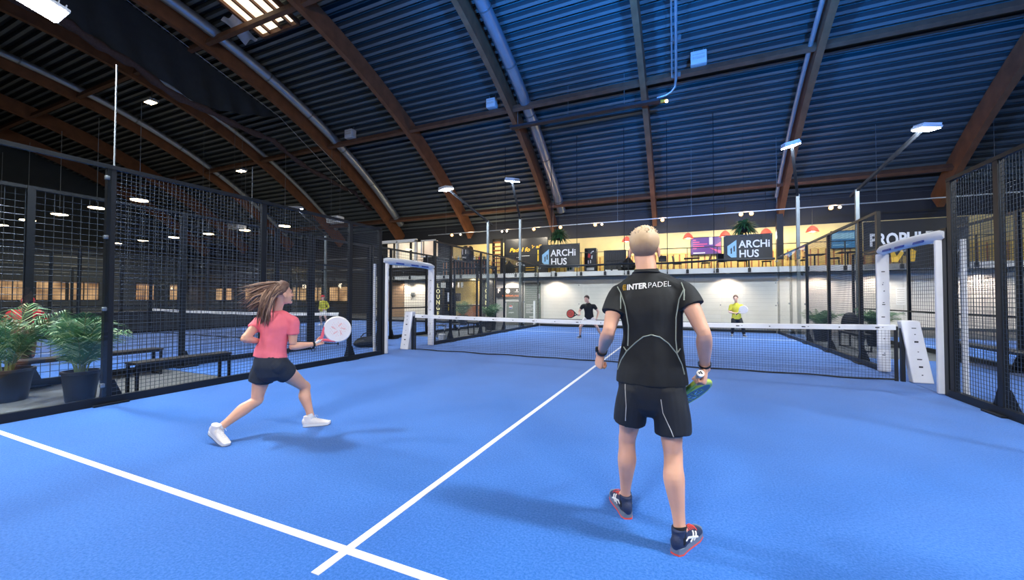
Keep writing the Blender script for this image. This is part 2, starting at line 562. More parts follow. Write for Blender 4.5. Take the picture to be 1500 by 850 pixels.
# glulam arches
ARCHW = {-6: 'far left of the hall beyond the third court', -5: 'beyond the left court, behind the dim duct arch',
         -4: 'carrying the dim duct at far left', -3: 'carrying the thin grey duct, left of the dark curtain net',
         -2: 'carrying the bright blue duct at left', -1: 'between the two blue ducts, without a duct of its own',
         0: 'carrying the big round duct over the court', 1: 'seen edge-on above the blond player',
         2: 'reaching down to the black column right of the second banner', 3: 'at the far right above the right fence'}
for i in range(-6, 4):
    x = AX0 + AXS * i
    mb = MB(); o = []
    ys = [YF + .3 + (18.8 - YF - .3) * j / 60 for j in range(61)]
    vs = []
    for y in ys:
        a = math.asin((y - YC) / RR)
        for dx, dr in ((-.13, -.45), (.13, -.45), (.13, .5), (-.13, .5)):
            vs.append((x + dx, YC + (RR + dr) * math.sin(a), ZC + (RR + dr) * math.cos(a)))
    fs = [(0, 1, 2, 3), tuple(len(vs) - 4 + q for q in (3, 2, 1, 0))]
    for j in range(60):
        for q in range(4): fs.append((j * 4 + q, j * 4 + 4 + q, j * 4 + 4 + (q + 1) % 4, j * 4 + (q + 1) % 4))
    mb.add(vs, fs)
    tag(obj('roof_arch', mb, 'glulam'), 'curved brown timber roof arch ' + ARCHW[i], 'roof arch', 'timber roof arches')
    # steel shoe where the braces meet

# purlin beams along x, one run of timber per bay line
for y, dr, lab in ((11., -.12, 'long brown timber beam crossing the arches halfway down the vault, boxes mounted on it'),
                   (3.5, -.12, 'long brown timber beam crossing the arches beside the skylight'),
                   (17.2, -.05, 'low brown timber beam crossing the arches just above the mezzanine lights')):
    mb = MB()
    for i in range(-6, 3):
        xa, xb = AX0 + AXS * i + .13, AX0 + AXS * (i + 1) - .13
        mb.box(((xa + xb) / 2, y, rz(y, dr)), (xb - xa, .2, .3), Matrix.Rotation(-math.asin((y - YC) / RR), 3, 'X'))
    tag(obj('roof_purlin_rail', mb, 'purlin'), lab, 'roof beam', 'timber roof purlins')

# ducts following the arches
for i, dx, r, dr, m, lab in ((0, .82, .29, .1, 'duct', 'large round metal duct running down the vault over the court'),
                             (-2, .75, .27, .15, 'duct', 'bright blue-lit round metal duct on the arch left of the boxes'),
                             (-3, .4, .15, .2, 'pipe', 'thin grey duct along the arch beside the dark curtain net'),
                             (-4, .6, .2, .15, 'duct', 'dim blue-grey duct on the arch at far left'),
                             (2, -.32, .09, -.1, 'pipe', 'thin pale pipe along the left edge of the arch by the right lamp')):
    x = AX0 + AXS * i + dx
    d = thing('ceiling_duct', lab, 'duct', (x, 0, 0), 0, 'ceiling ducts')
    ys = [-12 + 29.8 * j / 44 for j in range(45)]
    P = [V((0, y, rz(y, dr))) for y in ys]
    obj('duct_body', MB().tube(P, r, 16), m, d, 40)
    if r > .18:
        for j in range(3, 45, 4):
            t = (P[min(j + 1, 44)] - P[j - 1]).normalized()
            obj('joint_band', MB().tube([P[j] - t * .04, P[j] + t * .04], r + .015, 16), 'galv', d, 30)

# cable tray and the silver pipe that bends into it
ty, tz = 11.1, 10.66
t = thing('ceiling_cable_tray', 'dark hanging cable tray below the vault ending at the thin edge-on arch', 'cable tray', (-3.2, ty, tz))
tr = MB().box((0, 0, -.05), (7.6, .3, .02)).box((0, -.15, 0), (7.6, .015, .12)).box((0, .15, 0), (7.6, .015, .12))
obj('tray', tr, 'darkwall', t)
c = MB()
for j in range(5): c.tube([(-3.8 + 7.6 * q / 12, -.1 + .05 * j + .02 * math.sin(q * 1.7 + j), -.02 + .015 * math.sin(q + j * 2)) for q in range(13)], .018, 6)
obj('cables', c, 'strap', t, 40)
for xx in (-3.4, -.6, 2.2): obj('hanger_rod', MB().tube([(xx, 0, -.05), (xx, 0, rz(ty, .7) - tz)], .012, 6), 'galv', t)

pp = [V((1.40, 3.5, 14.45)), V((1.39, 8., 13.04)), V((1.36, 9.5, 12.33)), V((1.33, 10.8, 11.42)), V((1.28, 11.1, 11.15)), V((1.1, 11.12, 10.95)), V((.85, 11.12, 10.86)), V((.5, 11.12, 10.8))]
pipe = thing('ceiling_pipe', 'silver conduit pipe dropping down the vault and bending left to the cable tray', 'pipe')
obj('conduit', MB().tube(pp, .06, 10), 'pipe', pipe, 60)
obj('conduit', MB().tube([p + V((-.17, 0, .05)) for p in pp[:4]], .035, 8), 'pipe', pipe, 60)
for p in pp[1:4]: obj('pipe_clamp', MB().box(p + V((0, 0, .12)), (.4, .05, .22)), 'galv', pipe)
e = thing('ceiling_sensor_light', 'small yellow and white light at the end of the cable tray', 'light', (.8, 11.0, 10.55))
obj('housing', MB().rbox((0, 0, 0), (.3, .14, .12), .03), 'gold', e, 40)
obj('lens', MB().rbox((.12, -.02, -.04), (.12, .14, .08), .02), 'warmled', e, 40)

# white boxes on the purlin
for x, lab, sc in ((-8.06, 'white box mounted on the roof beam left of the big duct', 1), (-18.43, 'white box mounted on the roof beam beside the bright blue duct', 1.15),
                   (2.27, 'white square box on the roof beam right of the thin edge-on arch', 1.2)):
    b = thing('ceiling_speaker_box', lab, 'speaker box', (x, 10.9, 12.1), 0, 'white boxes on the roof beam')
    obj('box_body', MB().rbox((0, 0, 0), (.55 * sc, .42, .5 * sc), .04), 'plastic', b, 40)
    obj('grille', MB().box((0, -.22, -.02), (.42 * sc, .02, .1)).box((0, -.22, .12), (.42 * sc, .02, .05)), 'groove', b)
    obj('bracket', MB().bar((-.2, .05, .25), (-.2, .12, .6), .05, .03).bar((.2, .05, .25), (.2, .12, .6), .05, .03), 'galv', b)

# skylight with lit shaft panels, loose sheet beside it
sk = MB(); bars = MB(); frm = MB()
xs0, xs1, y0, y1 = -18.1, -15.5, 2.2, 4.75
for j, (xa, xb) in enumerate(((-18.1, -17.55), (-17.42, -16.7), (-16.58, -16.05), (-15.92, -15.5))):
    p = [rpt(xa, y0, .66), rpt(xb, y0, .66), rpt(xb, y1 - (.0, .12, .3, .1)[j], .66), rpt(xa, y1 - (.0, .12, .3, .1)[j], .66)]
    sk.add([q for q in p] + [q + V((0, 0, .04)) for q in p], [(0, 1, 2, 3), (7, 6, 5, 4), (0, 4, 5, 1), (1, 5, 6, 2), (2, 6, 7, 3), (3, 7, 4, 0)])
for xa in (-17.48, -16.64, -15.98): bars.bar(rpt(xa, y0, .6), rpt(xa, y1, .6), .1, .12)
for a, b in ((rpt(xs0, y0, .6), rpt(xs0, y1, .6)), (rpt(xs1, y0, .6), rpt(xs1, y1, .6)), (rpt(xs0, y1, .6), rpt(xs1, y1, .6)), (rpt(xs0, y0, .6), rpt(xs1, y0, .6))): frm.bar(a, b, .14, .2)
w1 = struct('window_1', sk, 'skyl', label='lit skylight in the vault with warm white shaft panels', cat='skylight')
obj('skylight_bars', bars, 'purlin', w1); obj('skylight_frame', frm, 'purlin', w1)
s = thing('ceiling_hanging_sheet', 'crumpled pale plastic sheet hanging beside the skylight', 'plastic sheet', (0, 0, 0))
sh = MB(); rows = []
for i in range(9):
    for j in range(7):
        u, w = i / 8, j / 6
        rows.append(rpt(-19.1 + .95 * u, 3.3 + 1.2 * w, .45 + .1 * math.sin(u * 7 + w * 5) - .15 * w))
nn = len(rows)
sh.add(rows + [p + V((0, 0, .02)) for p in rows], [(i * 7 + j, i * 7 + j + 1, i * 7 + j + 8, i * 7 + j + 7) for i in range(8) for j in range(6)] + [(nn + i * 7 + j + 7, nn + i * 7 + j + 8, nn + i * 7 + j + 1, nn + i * 7 + j) for i in range(8) for j in range(6)])
obj('sheet', sh, 'plastic', s, 60)

# dark curtain net drawn up under the vault, gathered roll at its foot
cn = thing('ceiling_curtain_net', 'dark ball-stop net drawn up under the vault with a gathered brown roll', 'net', (-22, 0, 0))
top = [(-4.5, rz(-4.5, .3)), (-2, rz(-2, .3)), (.5, rz(.5, .2)), (3.55, 14.28), (6, 13.55), (8.4, 12.86)]
bot = [(-4.5, 13.5), (-1.25, 12.92), (1.32, 12.33), (4.24, 11.6), (6.4, 12.15), (8.4, 12.82)]
g = MB(); vs = []
NI, NJ = 60, 12
for i in range(NI + 1):
    s_ = i / NI * 5; q = min(int(s_), 4); f = s_ - q
    ty_, tz_ = top[q][0] * (1 - f) + top[q + 1][0] * f, top[q][1] * (1 - f) + top[q + 1][1] * f
    by_, bz_ = bot[q][0] * (1 - f) + bot[q + 1][0] * f, bot[q][1] * (1 - f) + bot[q + 1][1] * f
    for j in range(NJ + 1):
        w = j / NJ
        vs.append(V((.12 * math.sin(i * .9) * w, ty_ * (1 - w) + by_ * w, tz_ * (1 - w) + bz_ * w)))
L = len(vs); W = NJ + 1
g.add(vs + [p + V((.02, 0, 0)) for p in vs], [(i * W + j, i * W + j + 1, (i + 1) * W + j + 1, (i + 1) * W + j) for i in range(NI) for j in range(NJ)] + [(L + (i + 1) * W + j, L + (i + 1) * W + j + 1, L + i * W + j + 1, L + i * W + j) for i in range(NI) for j in range(NJ)])
obj('net_sheet', g, 'net', cn, 60)
rl = [(0, -4.5, 13.5), (.05, -1.25, 12.9), (-.05, 1.32, 12.3), (.05, 4.24, 11.5), (0, 8.1, 11.25), (.05, 12.3, 9.98), (0, 14.9, 9.64), (0, 17, 8.6)]
pts = []; rr_ = []
for i in range(len(rl) - 1):
    for j in range(8):
        f = j / 8; p = V(rl[i]).lerp(V(rl[i + 1]), f); p.z -= .25 * math.sin(PI * f) * (.4 if i % 2 else 1)
        pts.append(p); rr_.append(.2 + .05 * math.sin(len(pts) * 2.1) - .013 * i)
obj('gathered_roll', MB().tube(pts, rr_, 12), 'netroll', cn, 60)
obj('suspension_wire', MB().tube([(0.1, -4.5, rz(-4.5, .32))] + [(.1, y, z + .03) for y, z in top[1:]] + [(.1, 14.5, rz(14.5, -.3))], .018, 6).tube([(1.4, -2, rz(-2, .4)), (1.3, 4, 14.75), (1.2, 14.5, rz(14.5, -.2))], .015, 6), 'pipe', cn)

# vertical hanging cables
for (x, y, z0, z1), lab in zip(((-7.4, -5.05, 3.07, 5.4), (-12.4, .6, 4.2, 6.0), (-22.5, 4.5, 3.0, 11.2)),
                               ('slim steel rod rising above the fence behind the left corner post', 'short pale cable post rising above the mesh left of the woman', 'faint thin cable hanging below the gathered net roll')):
    c = thing('hanging_cable', lab, 'cable', (x, y, 0), 0, 'hanging cables')
    obj('cable', MB().tube([(0, 0, z0), (0.0, 0, min(z1, rz(y, .6)))], .007 if z1 > 8 else .012, 6), 'galv', c)
    obj('cable_clamp', MB().rbox((0, 0, z0 + .03), (.06, .06, .1), .01), 'galv', c)

# high bay lamps over the far left courts, two rows
pl = 0
DESC = ['leftmost of the near row of warm pendant lamps', 'second from left in the near row of warm pendant lamps', 'third from left in the near row of warm pendant lamps', 'fourth from left in the near row of warm pendant lamps',
        'warm pendant lamp high behind the top of the mesh, last of the near row', 'leftmost warm pendant lamp of the far row', 'second from left warm pendant lamp of the far row', 'third from left warm pendant lamp of the far row',
        'fourth from left warm pendant lamp of the far row', 'fifth from left warm pendant lamp of the far row', 'rightmost warm pendant lamp of the far row above the woman']
lamp0 = None
for j, x in enumerate((-42.9, -38.4, -33.8, -29.2, -24.7, -47.6, -43., -38.2, -33.4, -28.9, -24.5)):
    y = 2.7 if j < 5 else 10.85
    if lamp0 is None:
        lamp0 = thing('pendant_lamp', DESC[0], 'pendant lamp', (x, y, 6.5), 0, 'warm pendant lamps over the left courts')
        obj('lamp_housing', MB().lathe([(.1, .3), (.12, .16), (.36, .1), (.4, .02), (.38, 0)], n=18), 'darkwall', lamp0, 30)
        obj('lamp_diffuser', MB().lathe([(.36, -.005), (.36, -.03), (.2, -.06)], n=18), 'warmled', lamp0, 40)
        obj('lamp_wire', MB().tube([(0, 0, .3), (0, 0, 5.2)], .012, 5), 'pipe', lamp0)
    else:
        clone(lamp0, (x, y, 6.5), DESC[j])
    ld = bpy.data.lights.new('pendant_light', 'AREA'); ld.shape = 'DISK'; ld.size = .7; ld.energy = 100; ld.color = (1, .84, .66)
    lo = bpy.data.objects.new('pendant_beam', ld); COL.objects.link(lo); lo.location = (x, y, 6.42)
# two small floodlights fixed up in the vault on the left
for (x, y, dr), lab in zip(((-29.9, 5.4, .1), (-30.6, 11.6, .05)), ('small rectangular floodlight lit under the vault left of the curtain net', 'small round-looking floodlight lit under the vault above the left mesh')):
    b = thing('ceiling_floodlight', lab, 'floodlight', tuple(rpt(x, y, dr)), 0, 'small floodlights under the left vault')
    obj('lamp_housing', MB().rbox((0, 0, 0), (.75, .5, .18), .03), 'plastic', b, 40)
    obj('lamp_diffuser', MB().rbox((0, -.02, -.1), (.62, .4, .04), .01), 'warmled', b, 40)
    obj('lamp_bracket', MB().bar((0, 0, .08), (0, .05, .6), .06, .04), 'galv', b)

# lit windows of the far left corner, dark dado wall below
wn = 2
for ya, yb in ((4.6, 6.9), (7.1, 9.0), (9.15, 11.3), (14.2, 15.8), (17.2, 18.9)):
    w = struct('window_%d' % wn, MB().box((XL + .03, (ya + yb) / 2, 2.0), (.04, yb - ya, 1.7)), 'litwood', label='warm lit window in the far left wall', cat='window')
    f = MB()
    for yy in (ya, (ya + yb) / 2, yb): f.box((XL + .07, yy, 2.), (.06, .07, 1.8))
    for zz in (1.12, 2.88): f.box((XL + .07, (ya + yb) / 2, zz), (.06, yb - ya + .07, .07))
    obj('window_frame', f, 'dark', w); wn += 1
for xa, xb in ((-46.5, -43.6), (-41.5, -39.2), (-34.2, -32.2), (-31.7, -29.7), (-29.2, -26.8)):
    w = struct('window_%d' % wn, MB().box(((xa + xb) / 2, YB - .02, 1.75), (xb - xa, .04, 1.3)), 'litwood', label='warm lit window in the far wall behind the left court', cat='window')
    f = MB()
    for xx in (xa, (xa + xb) / 2, xb): f.box((xx, YB - .06, 1.75), (.07, .06, 1.4))
    for zz in (1.08, 2.42): f.box(((xa + xb) / 2, YB - .06, zz), (xb - xa + .07, .06, .07))
    obj('window_frame', f, 'dark', w); wn += 1
g = MB()
for z in (3.7, 4.35, 5.2, 6.4): g.box((XL + .06, -3, z), (.08, 44, .07))
struct('trim_1', g, 'galv', label='pale horizontal wall rails on the far left wall', cat='wall rail')
g = MB()
for z in (3.95, 5.0): g.box((-37, YB - .05, z), (29, .08, .07))
struct('trim_2', g, 'galv', label='pale horizontal wall rails on the dark far wall', cat='wall rail')
# ================================================================== COURTS
def court_floor(cx, lab, main=False):
    struct('floor_turf', MB().box((cx, 0, -.006), (9.98, 20.0, .012)), 'turf', label=lab, cat='court surface')
    ln = MB()
    for sgn in (-1, 1):
        ln.box((cx, sgn * 6.95, .0015), (9.9, .05, .003))
    ln.box((cx, 0, .002), (.05, 13.9 + .4, .004))
    return ln


TL = court_floor(0, 'blue turf of the nearest court the four players stand on')
struct('floor_lines', TL, 'line', label='white service and centre lines painted on the nearest blue court', cat='court lines')
for cx, lab in ((-12.4, 'neighbouring court left of the near fence'), (12.4, 'neighbouring court right of the right fence')):
    t = court_floor(cx, 'blue turf of the ' + lab)
    struct('floor_lines', t, 'line', label='white lines on the ' + lab, cat='court lines')
for cx in (-6.2, 6.2):
    struct('floor_turf', MB().box((cx, -.55, -.008), (2.38, 7.4, .008)), 'turf', label='blue turf strip between the gateways on the %s side' % ('left' if cx < 0 else 'right'), cat='court surface')


def wire_panel(y0, y1, z0, z1, sp=.05, r=.0024, x=0.):
    """welded mesh in the plane x: vertical and horizontal wires, four-sided"""
    mb = MB()
    n = max(1, round((y1 - y0) / sp))
    for i in range(n + 1):
        y = y0 + (y1 - y0) * i / n
        mb.add([(x + a, y + b, z) for z in (z0, z1) for a, b in ((-r, 0), (0, -r), (r, 0), (0, r))], [(0, 1, 5, 4), (1, 2, 6, 5), (2, 3, 7, 6), (3, 0, 4, 7)])
    n = max(1, round((z1 - z0) / sp))
    for i in range(n + 1):
        z = z0 + (z1 - z0) * i / n
        mb.add([(x + r * 1.9 + a, y, z + b) for y in (y0, y1) for a, b in ((-r, 0), (0, -r), (r, 0), (0, r))], [(0, 1, 5, 4), (1, 2, 6, 5), (2, 3, 7, 6), (3, 0, 4, 7)])
    return mb


def post_mb(y, out, h=3.02, foot=True, w=.085):
    """square tube post with a triangular gusset at its base (out = side away from the court)"""
    mb = MB().box((.03 * out, y, h / 2), (.06, w, h))
    if foot:
        mb.slab([(0, 0), (.16, 0), (.16, .03), (.04, .3), (0, .3)], lambda u, v, d: V((.06 * out + u * out * .75, y + d, v)), -.012, .012)
        mb.slab([(0, 0), (.13, 0), (.13, .04), (.03, .3), (0, .3)], lambda u, v, d: V((.03 * out + d * out, y + .05 + u, v)), -.012, .012)
        mb.box((.08 * out, y + .03, .01), (.3, .34, .02))
    return mb


CLAMP = []


def clamp(t, loc):
    if not CLAMP:
        o = obj('glass_clamp', MB().rbox((0, 0, 0), (.04, .045, .05), .008), 'galv', t, 40)
        CLAMP.append(o)
    else:
        o = CLAMP[0].copy(); COL.objects.link(o); o.parent = t
    o.location = loc


def side_fence(x, out, y0, y1, posts, glassy, label, sp=.05, r=.003, rail=True, glass_h=3.0, kerb=.1, midrail=None):
    """one run of court side fence in the plane x from y0 to y1. posts: list of y. glassy: list of (ya, yb) spans with toughened glass"""
    t = thing('court_fence', label, 'fence', (x, 0, 0), 0, 'court side fences')
    for y in posts:
        obj('post', post_mb(y, out, foot=1.2 < abs(y) < 9.9), 'black_steel', t)
    spans = []
    ys = sorted(posts)
    for a, b in zip(ys[:-1], ys[1:]):
        isg = any(ga - .01 <= a and b <= gb + .01 for ga, gb in glassy)
        if isg:
            obj('glass_panel', MB().box((-.008 * out, (a + b) / 2, glass_h / 2 + .04), (.012, b - a - .012, glass_h - .06)), 'glass', t)
            for y in (a + .05, b - .05):
                for z in (.25, 1.2, 2.1, 2.85): clamp(t, (-.012 * out, y, z))
        else:
            obj('mesh_panel', wire_panel(a + .05, b - .05, .1, 2.97, sp, r, .015 * out), 'wire', t)
    k = MB().box((.02 * out, (y0 + y1) / 2, kerb / 2), (.07, y1 - y0, kerb))
    obj('kerb_rail', k, 'black_steel', t)
    tr = MB().box((.02 * out, (y0 + y1) / 2, 3.0), (.05, y1 - y0, .05))
    if midrail: tr.box((.03 * out, (y0 + y1) / 2, midrail), (.035, y1 - y0, .04))
    obj('top_rail', tr, 'black_steel', t)
    return t


def gateway(x, out, label, pads=True):
    g = thing('court_gateway', label, 'gateway', (x, 0, 0), 0, 'padded gateways')
    for y in (-1.03, 1.03):
        obj('post', MB().box((.04 * out, y, 1.15), (.09, .09, 2.3)), 'black_steel', g)
        if pads:
            s_ = -1 if y > 0 else 1
            pd = MB().rbox((.02 * out, y + s_ * .075, 1.1), (.19, .06, 2.18), .02)
            p = obj('post_pad', pd, 'pad', g, 40)
            mk = MB()
            for i, z in enumerate((.32, .62, .8, 1.02, 1.25, 1.5, 1.62, 1.86)):
                w_ = (.045, .02, .015, .05)[i % 4]
                mk.box((.02 * out + .01 * (i % 3 - 1), y + s_ * .106, z), (w_, .004, .015))
                if i % 2 == 0: mk.box((.02 * out, y + s_ * .106, z + .035), (w_ * .6, .004, .012))
            obj('pad_print', mk, 'ink', p)
    if pads:
        # slim outer pad behind the mesh beside the near post, curving out at its ends
        pts = [(.12 * out, -1.19, .06), (.11 * out, -1.2, .16), (.1 * out, -1.22, .4), (.1 * out, -1.22, 1.9), (.1 * out, -1.22, 2.16)]
        obj('outer_pad', MB().tube(pts, .034, 10), 'pad', g, 50)
        bp = []; br = []
        for i in range(15):
            f = i / 14
            bp.append((.02 * out, -1.05 + 2.1 * f, 2.25 + .025 * math.sin(f * PI))); br.append(.085 if 0 < i < 14 else .05)
        b = obj('crossbar_pad', MB().tube(bp, br, 14), 'pad', g, 50)
        sm = MB()
        for yy in (-.5, .1, .55): sm.box((-.062 * out, yy, 2.22), (.012, .3, .035), Matrix.Rotation(.3 * out, 3, 'Y'))
        obj('crossbar_print', sm, 'blueprint', b)
    obj('crossbar', MB().box((.04 * out, 0, 2.33), (.06, 2.1, .05)), 'black_steel', g)
    return g


# nearest court: fences run y -10..-1.08 and 1.08..10 on both sides
FP = [-10, -8, -6, -4, -2.05, -1.14]
BP = [1.14, 2, 4, 6, 8, 10]
side_fence(-5, -1, -10, -1.1, FP, [(-10, -6)], 'black mesh and glass fence on the left behind the woman in pink')
side_fence(-5, -1, 1.1, 10, BP, [(6, 10)], 'black mesh fence beyond the left padded gateway, running to the far glass')
side_fence(5, 1, -10, -1.1, FP, [(-10, -6)], 'black mesh fence nearest on the right edge')
side_fence(5, 1, 1.1, 10, BP, [(6, 10)], 'black mesh fence beyond the right padded gateway by the potted palms')
gateway(-5, -1, 'white padded gateway in the left fence')
gateway(5, 1, 'white padded gateway in the right fence')
# wide dark steel edge post where glass meets mesh on the left
# back glass
def back_glass(cx, y, label):
    t = thing('court_back_glass', label, 'glass wall', (cx, y, 0), 0, 'court back glass walls')
    for i in range(5):
        obj('glass_panel', MB().box((-4 + 2 * i, 0, 1.52), (1.985, .012, 2.94)), 'glass', t)
    for i in range(6):
        for z in (.2, 1.1, 2.0, 2.85): clamp(t, (-5 + 2 * i if 0 < i < 5 else (-4.96 if i == 0 else 4.96), .02, z))
    obj('kerb_rail', MB().box((0, .03, .05), (9.9, .06, .1)), 'black_steel', t)
    p = []
    for i in range(31): 
        f = i / 30; p.append((-4.94 + 9.88 * f, .02, 3.02 - .05 * math.sin(f * PI) - .05 * abs(math.sin(f * PI * 2.5))))
    obj('top_strap', MB().tube(p, .045, 8), 'black_steel', t, 40)
    return t


back_glass(0, 10.1, 'clear glass wall closing the far end of the nearest court')
back_glass(-12.4, 10.1, 'clear glass wall closing the far end of the left neighbouring court')

# neighbours
for s in (-1, 1):
    w = 'left' if s < 0 else 'right'
    side_fence(7.4 * s, -s, -10, -1.1, FP, [(-10, -8)], 'mesh fence of the %s neighbouring court facing the benches, near half' % w, sp=.1, r=.0042, midrail=1.02 if s > 0 else None)
    side_fence(7.4 * s, -s, 1.1, 10, BP, [(6, 10)], 'mesh fence of the %s neighbouring court, far half' % w, sp=.1, r=.0042, midrail=1.02)
    side_fence(17.4 * s, s, -10, 10, [-10, -8, -6, -4, -2, 0, 2, 4, 6, 8, 10], [(6, 10)], 'distant far side fence of the %s neighbouring court' % w, sp=.2, r=.004, midrail=1.02)
    g = thing('court_gateway', 'plain black gateway into the %s neighbouring court' % w, 'gateway', (7.4 * s, 0, 0), 0, 'plain gateways')
    for y in (-1.03, 1.03): obj('post', MB().box((0, y, 1.5), (.09, .09, 3.0)), 'black_steel', g)
    obj('crossbar', MB().box((0, 0, 2.97), (.06, 2.1, .06)).box((0, 0, 2.25), (.05, 2.1, .05)), 'black_steel', g)
# third court beyond: dark padded dado and a fence
struct('wall_low_left', MB().box((-18.3, 0, .4), (.1, 22, .8)), 'darkwall', label='low dark board wall beyond the left neighbouring court', cat='low wall')
side_fence(-19.6, 1, -10, 10, [-10, -8, -6, -4, -2, 0, 2, 4, 6, 8, 10], [(6, 10)], 'fence of the third court beyond the left neighbouring court', sp=.25, r=.004, midrail=1.02)
side_fence(-29.8, -1, -10, 10, [-10, -6, -2, 2, 6, 10], [(6, 10)], 'farthest court fence at the left before the lit windows', sp=.4, r=.005)


# nets
def net(cx, label, ylab, near=True):
    t = thing('padel_net', label, 'net', (cx, 0, 0), 0, 'court nets')
    sag = lambda x: .90 - .05 * (1 - (x / 4.84) ** 2)
    mb = MB(); r = .0015 if near else .004
    step = .045 if near else .12
    n = round(9.68 / step)
    for i in range(n + 1):
        x = -4.84 + 9.68 * i / n
        mb.add([(x + a, b, z) for z in (.02, sag(x)) for a, b in ((-r, 0), (0, -r), (r, 0), (0, r))], [(0, 1, 5, 4), (1, 2, 6, 5), (2, 3, 7, 6), (3, 0, 4, 7)])
    rows = round(.84 / step)
    for j in range(rows + 1):
        f = j / rows
        pts = [(-4.84 + 9.68 * i / 12) for i in range(13)]
        for a_, b_ in zip(pts[:-1], pts[1:]):
            za, zb = .03 + (sag(a_) - .06) * f, .03 + (sag(b_) - .06) * f
            mb.add([(a_, a, za + b) for a, b in ((-r, 0), (0, -r), (r, 0), (0, r))] + [(b_, a, zb + b) for a, b in ((-r, 0), (0, -r), (r, 0), (0, r))], [(0, 1, 5, 4), (1, 2, 6, 5), (2, 3, 7, 6), (3, 0, 4, 7)])
    obj('net_mesh', mb, 'netcord', t)
    bd = MB(); N = 24
    vs = []
    for i in range(N + 1):
        x = -4.84 + 9.68 * i / N
        for yy, dz in ((-.012, -.06), (.012, -.06), (.014, .015), (0, .03), (-.014, .015)): vs.append((x, yy, sag(x) + dz))
    fs = [(0, 1, 2, 3, 4)[::-1], tuple(N * 5 + q for q in range(5))]
    for i in range(N):
        for q in range(5): fs.append((i * 5 + q, i * 5 + (q + 1) % 5, i * 5 + 5 + (q + 1) % 5, i * 5 + 5 + q))
    bd.add(vs, fs)
    b = obj('top_band', bd, 'tape', t, 30)
    if near:
        mk = MB()
        for i in range(19):
            x = -4.6 + 9.2 * i / 18; w = (.055, .02)[i % 2]
            mk.box((x, -.0165, sag(x) - .02), (w, .004, .016))
            if i % 2 == 0: mk.box((x + .07, -.0165, sag(x) - .015), (.02, .004, .008))
        obj('band_print', mk, 'ink', b)
    bt = [(-4.84 + 9.68 * i / 40, -.02 - .015 * math.sin(i * .9), .02 + .008 * math.sin(i * 1.3)) for i in range(41)]
    obj('bottom_tape', MB().tube(bt, .013, 6), 'netcord', t)
    obj('side_cord', MB().bar((-4.84, 0, .0), (-4.84, 0, .9), .05, .012, (0, 1, 0)), 'netcord', t)
    obj('side_cord', MB().bar((4.84, 0, .0), (4.84, 0, .9), .05, .012, (0, 1, 0)), 'netcord', t)
    return t


net(0, 'low court net with white printed band between the two padded posts', 0)
net(-12.4, 'distant net with plain white band on the left neighbouring court', 0, False)
net(12.4, 'distant net with plain white band on the right neighbouring court', 0, False)
for s in (-1, 1):
    w = 'left' if s < 0 else 'right'
    t = thing('net_post', 'leaning white padded net post in the %s gateway' % w, 'net post', (5.02 * s, 0, 0), 0, 'padded net posts')
    fn = lambda u, v, d: V((s * u, d, v))
    pad = MB().slab([(-.0, 0), (.26, 0), (.1, .98), (.08, 1.0), (-.12, 1.0), (-.14, .98)], fn, -.07, .07)
    p = obj('post_pad', pad, 'pad', t)
    bv = p.modifiers.new('b', 'BEVEL'); bv.width = .012; bv.segments = 2
    mk = MB()
    for i, z in enumerate((.13, .26, .38, .5, .66, .78, .88)):
        xc = .13 - .125 * z
        mk.box((s * xc, -.072, z), ((.018, .05, .06, .016, .05, .02, .055)[i], .003, (.016, .026, .016, .012, .026, .012, .012)[i]))
    obj('pad_print', mk, 'ink', p)
    obj('post', MB().box((-.1 * s, .0, .46), (.05, .06, .92)), 'black_steel', t)

# flood light masts, four per court, the far pair of each in view
def mast(x, y, s, sy, label):
    t = thing('floodlight_mast', label, 'floodlight mast', (x, y, 0), 0, 'court floodlight masts')
    obj('pole', MB().box((0, 0, 2.55), (.1, .1, 5.1)).box((0, 0, .01), (.26, .26, .02)), 'mast', t)
    top = V((0, 0, 5.05)); end = V((-.66 * s, -2.48 * sy, 6.05))
    obj('arm', MB().bar(top - (end - top) * .12, end, .08, .08), 'black_steel', t)
    h = end + V((-.06 * s, -.1 * sy, .02))
    tilt = Matrix.Rotation(.22 * sy, 3, 'X') @ Matrix.Rotation(-.18 * s, 3, 'Y')
    q = MB().rbox(h, (.42, .66, .07), .02, tilt)
    for j in range(7): q.box(h + tilt @ V((0, -.27 + .09 * j, .06)), (.38, .015, .06), tilt)
    obj('lamp_head', q, 'plastic', t, 40)
    obj('lamp_panel', MB().rbox(h + tilt @ V((0, 0, -.045)), (.38, .6, .025), .008, tilt), 'led', t, 40)
    ld = bpy.data.lights.new('flood', 'AREA'); ld.shape = 'RECTANGLE'; ld.size = .38; ld.size_y = .6
    ld.energy = FLOOD; ld.color = (.93, .97, 1.0); ld.spread = math.radians(175)
    lo = bpy.data.objects.new('floodlight_beam', ld); COL.objects.link(lo)
    lo.location = V((x, y, 0)) + h + tilt @ V((0, 0, -.07))
    lo.rotation_euler = (Matrix.Rotation(.4 if sy > 0 else -.12, 3, 'X') @ Matrix.Rotation(-.18 * s, 3, 'Y')).to_euler()
    return t


